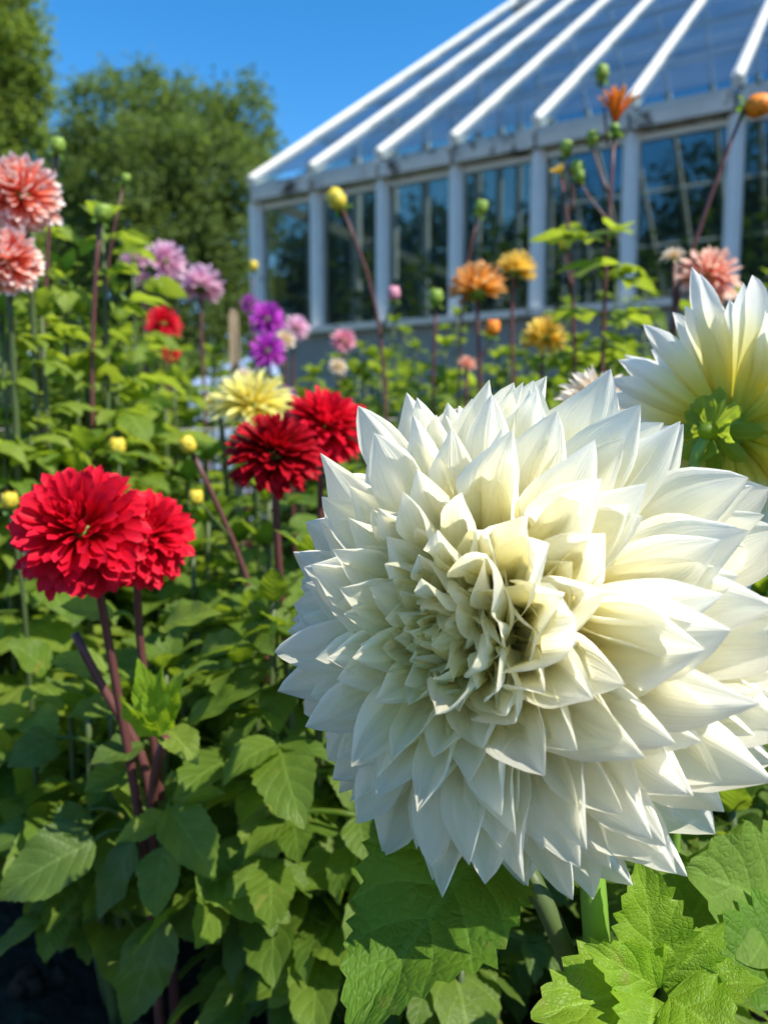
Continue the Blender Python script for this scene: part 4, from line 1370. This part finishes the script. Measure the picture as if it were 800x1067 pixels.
# ------------------------------------------------------------------ stake, sheet, wire
def stake():
    a = P(243, 322, 2.05)
    b = np.array([a[0] + .01, a[1], gz(a[0], a[1]) - .05])
    g = Geo()
    g.box(b - (.011, .011, 0), (.022, 0, 0), (0, .022, 0), (a - b) * .985)
    e = b + (a - b) * .987
    g.box(e - (.008, .008, 0), (.016, 0, 0), (0, .016, 0), (0, 0, .012))
    o = g.build('wooden_stake', M['stake'], loc=b, smooth=False)
    tag(o, 'square wooden stake standing between the lilac and purple dahlias', 'stake')


stake()


def sheet():
    a, b = P(196, 398, 2.9), P(290, 372, 3.0)
    n_ = 18
    u = np.linspace(0, 1, n_)
    S, T = np.meshgrid(u, u, indexing='ij')
    d = np.array([-.1, .6, .05])
    Q = a + S[..., None] * (b - a) + T[..., None] * d
    Q[..., 2] += .02 * np.sin(S * 9 + T * 4) + .015 * np.sin(T * 13 + S * 3)
    I = np.arange(n_ * n_).reshape(n_, n_)
    f = np.stack([I[:-1, :-1], I[1:, :-1], I[1:, 1:], I[:-1, 1:]], -1).reshape(-1, 4)
    g = Geo()
    g.add(Q, f)
    lo = Q.copy()
    lo[..., 2] = gz(lo[..., 0], lo[..., 1]) - .02
    rim = np.concatenate([I[:, 0], I[-1, 1:], I[-2::-1, -1], I[0, -2:0:-1]])
    V = np.concatenate([Q.reshape(-1, 3)[rim], lo.reshape(-1, 3)[rim]])
    k = len(rim)
    g.add(V, [(i, k + i, k + (i + 1) % k, (i + 1) % k) for i in range(k)])
    base = Q[0, 0].copy()
    base[2] = gz(base[0], base[1])
    o = g.build('blue_cover', M['blue_sheet'], loc=base)
    tag(o, 'pale blue cover lying low behind the stake and the yellow dahlia', 'cover')


sheet()


def wire():
    a, b = P(-60, 446, 1.25), P(420, 436, 1.5)
    g = Geo()
    g.tube(curve(a, b, (0, 0, -.012), 24), .0016, 6)
    o = g.build('support_wire', M['wire'], loc=(a[0], a[1], gz(a[0], a[1])))
    tag(o, 'thin grey support wire strung through the leaves left of the yellow dahlia', 'wire')
    for k, (q, lb) in enumerate(((a, 'thin metal rod holding the left end of the support wire'), (b, 'thin metal rod holding the right end of the support wire'))):
        g = Geo()
        base = np.array([q[0], q[1], gz(q[0], q[1])])
        g.tube(np.linspace(base - (0, 0, .05), q + (0, 0, .02), 4), .004, 8)
        o = g.build('support_rod', M['wire'], loc=base)
        tag(o, lb, 'rod')


wire()

# ------------------------------------------------------------------ trees
def tree(name, label, px, d, top_py, blobs, mat, n_leaf, size, seed, trunk=.14, group=None, cat='tree'):
    """blobs: (px, py, radius in px, depth offset) — leafy lumps"""
    rg = np.random.default_rng(seed)
    q = P(px, 440, d)
    base = np.array([q[0], q[1], gz(q[0], q[1])])
    t = thing(name, label, cat, base, group)
    cs = [(P(x, y, d + dz), r / F * d) for (x, y, r, dz) in blobs]
    hi = max(c[2] for c, r in cs)
    g = Geo()
    top = np.array([base[0], base[1], base[2] + (hi - base[2]) * .8])
    tr = curve(base - (0, 0, .1), top, (rg.normal(0, .15), rg.normal(0, .15), 0), 10)
    g.tube(tr, np.linspace(trunk, trunk * .25, 10), 10)
    g.build('trunk', M['bark'], t)
    g = Geo()
    for c, r in cs:
        k = int(np.clip((c[2] - base[2] - r) / (hi - base[2]) * 9, 1, 8))
        g.tube(curve(tr[k], c, (0, 0, r * .2), 7), np.linspace(trunk * .45, trunk * .08, 7), 6)
    g.build('limbs', M['bark'], t)
    vol = np.array([r ** 2 for c, r in cs])
    pos, d_, sz = [], [], []
    for (c, r), w in zip(cs, vol / vol.sum()):
        k = max(6, int(n_leaf / 26 * w))
        a = rg.normal(size=(k, 3))
        a /= np.linalg.norm(a, axis=1, keepdims=True)
        rad = r * np.clip(rg.normal(.86, .16, k), .25, 1.22)
        tw = c + a * rad[:, None] * np.array([1, 1, .92])
        for cc, aa in zip(tw, a):
            m = 26
            p = cc + rg.normal(0, r * .085 + size * .5, (m, 3))
            pos.append(p)
            d_.append(rg.normal(size=(m, 3)) + aa * .7 - np.array([0, 0, .3]))
            sz.append(size * rg.uniform(.6, 1.3, m))
    pos, d_, sz = np.concatenate(pos), np.concatenate(d_), np.concatenate(sz)
    g = Geo()
    put_leaves(g, TEMPL_FAR, pos, d_, sz, rg.uniform(-1, 1, len(pos)), rg)
    g.build('crown', M[mat], t)
    return t


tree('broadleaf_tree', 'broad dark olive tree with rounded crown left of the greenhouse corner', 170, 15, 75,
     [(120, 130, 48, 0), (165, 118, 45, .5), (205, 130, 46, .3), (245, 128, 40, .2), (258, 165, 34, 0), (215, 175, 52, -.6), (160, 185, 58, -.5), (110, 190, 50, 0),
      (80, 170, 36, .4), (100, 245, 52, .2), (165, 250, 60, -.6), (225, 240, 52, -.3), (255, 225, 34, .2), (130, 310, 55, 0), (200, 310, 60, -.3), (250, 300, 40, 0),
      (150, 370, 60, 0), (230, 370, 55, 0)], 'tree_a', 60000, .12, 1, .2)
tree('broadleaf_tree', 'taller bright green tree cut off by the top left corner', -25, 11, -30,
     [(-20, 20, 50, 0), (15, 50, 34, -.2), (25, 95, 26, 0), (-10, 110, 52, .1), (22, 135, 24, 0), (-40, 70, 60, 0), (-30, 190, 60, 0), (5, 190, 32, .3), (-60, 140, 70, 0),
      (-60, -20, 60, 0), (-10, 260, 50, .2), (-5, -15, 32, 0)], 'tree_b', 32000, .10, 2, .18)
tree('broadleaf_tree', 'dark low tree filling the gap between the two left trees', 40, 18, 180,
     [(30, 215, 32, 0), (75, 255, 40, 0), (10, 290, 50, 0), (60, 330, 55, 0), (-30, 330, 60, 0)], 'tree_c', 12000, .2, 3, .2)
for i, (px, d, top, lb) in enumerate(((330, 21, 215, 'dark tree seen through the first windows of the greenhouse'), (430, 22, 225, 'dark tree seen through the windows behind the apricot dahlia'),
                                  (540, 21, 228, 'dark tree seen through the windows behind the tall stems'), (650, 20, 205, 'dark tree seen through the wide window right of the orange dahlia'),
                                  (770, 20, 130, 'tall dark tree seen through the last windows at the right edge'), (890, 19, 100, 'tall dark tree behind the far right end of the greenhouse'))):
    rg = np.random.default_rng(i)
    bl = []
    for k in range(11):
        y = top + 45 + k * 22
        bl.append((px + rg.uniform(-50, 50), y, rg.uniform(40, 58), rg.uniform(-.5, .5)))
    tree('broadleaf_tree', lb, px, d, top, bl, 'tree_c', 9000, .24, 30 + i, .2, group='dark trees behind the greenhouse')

def hedge(label, px0, px1, d, top, n_leaf, mat, seed):
    rg = np.random.default_rng(seed)
    a, e = P(px0, 440, d), P(px1, 440, d)
    base = np.array([a[0], a[1], gz(a[0], a[1])])
    t = thing('garden_hedge', label, 'hedge', base)
    H = P(px0, top, d)[2] - base[2]
    k = n_leaf
    x = rg.uniform(0, 1, k)
    h = rg.uniform(0, 1, k) * (1 + .08 * np.sin(x * 37) + .06 * np.sin(x * 91))
    pos = base + x[:, None] * (e - a) * (1, 1, 0) + np.stack([rg.normal(0, .05, k), rg.normal(0, .28, k), h * H], -1)
    g = Geo()
    put_leaves(g, TEMPL_FAR, pos, rg.normal(size=(k, 3)), rg.uniform(.12, .26, k), rg.uniform(-1, 1, k), rg)
    g.build('foliage', M[mat], t)
    g = Geo()
    for q in np.linspace(0.02, .98, 14):
        p = base + q * (e - a) * (1, 1, 0)
        g.tube(np.linspace(p - (0, 0, .1), p + (rg.normal(0, .1), 0, H * .7), 4), .04, 6)
    g.build('stems', M['bark'], t)


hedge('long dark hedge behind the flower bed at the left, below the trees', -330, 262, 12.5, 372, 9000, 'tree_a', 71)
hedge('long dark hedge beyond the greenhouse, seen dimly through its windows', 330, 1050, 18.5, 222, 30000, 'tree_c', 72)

# plants inside the greenhouse
for i in range(8):
    q = GH(.55 + i * 1.0, 1.3 + (i % 3) * .5, 0)
    base = np.array([q[0], q[1], gz(q[0], q[1])])
    rg = np.random.default_rng(400 + i)
    where = ('first', 'second', 'third', 'fourth', 'fifth', 'sixth', 'seventh', 'eighth')[i]
    t = thing('vine_plant', 'dark climbing plant inside the greenhouse, the %s from the left corner' % where, 'plant', base, 'climbing plants inside the greenhouse')
    H = rg.uniform(1.55, 1.95)
    g = Geo()
    pts = curve(base, base + np.array([rg.normal(0, .05), rg.normal(0, .05), H]), (.04, 0, 0), 12)
    g.tube(pts, np.linspace(.014, .006, 12), 6)
    g.build('stem', M['stem_mid'], t)
    k = 620
    h = rg.uniform(.12, 1.03, k)
    pos = base + np.stack([rg.normal(0, .26, k), rg.normal(0, .26, k), h * H], -1)
    g = Geo()
    put_leaves(g, TEMPL_FAR, pos, rg.normal(size=(k, 3)), rg.uniform(.07, .15, k), rg.uniform(-1, 1, k), rg)
    g.build('foliage', M['leaf_dark'], t)


def clods():
    rg = np.random.default_rng(8)
    g = Geo()
    for k in range(420):
        x, y = rg.uniform(-1.1, .5), rg.uniform(.45, 1.5)
        r = rg.uniform(.004, .016) * rg.uniform(.5, 1.3)
        c = np.array([x, y, gz(x, y) + .012 + r * .2])
        n0 = g.n
        g.ball(c, (r, r * rg.uniform(.5, .9)), rg.normal(size=3), 7, 5)
        g.v[-1] = c + (g.v[-1] - c) * rg.uniform(.7, 1.3, (len(g.v[-1]), 1))
    o = g.build('soil_clods', M['soil'], loc=(0, .9, 0))
    tag(o, 'loose crumbs of dark soil scattered over the bare ground', 'soil', kind='stuff')


clods()
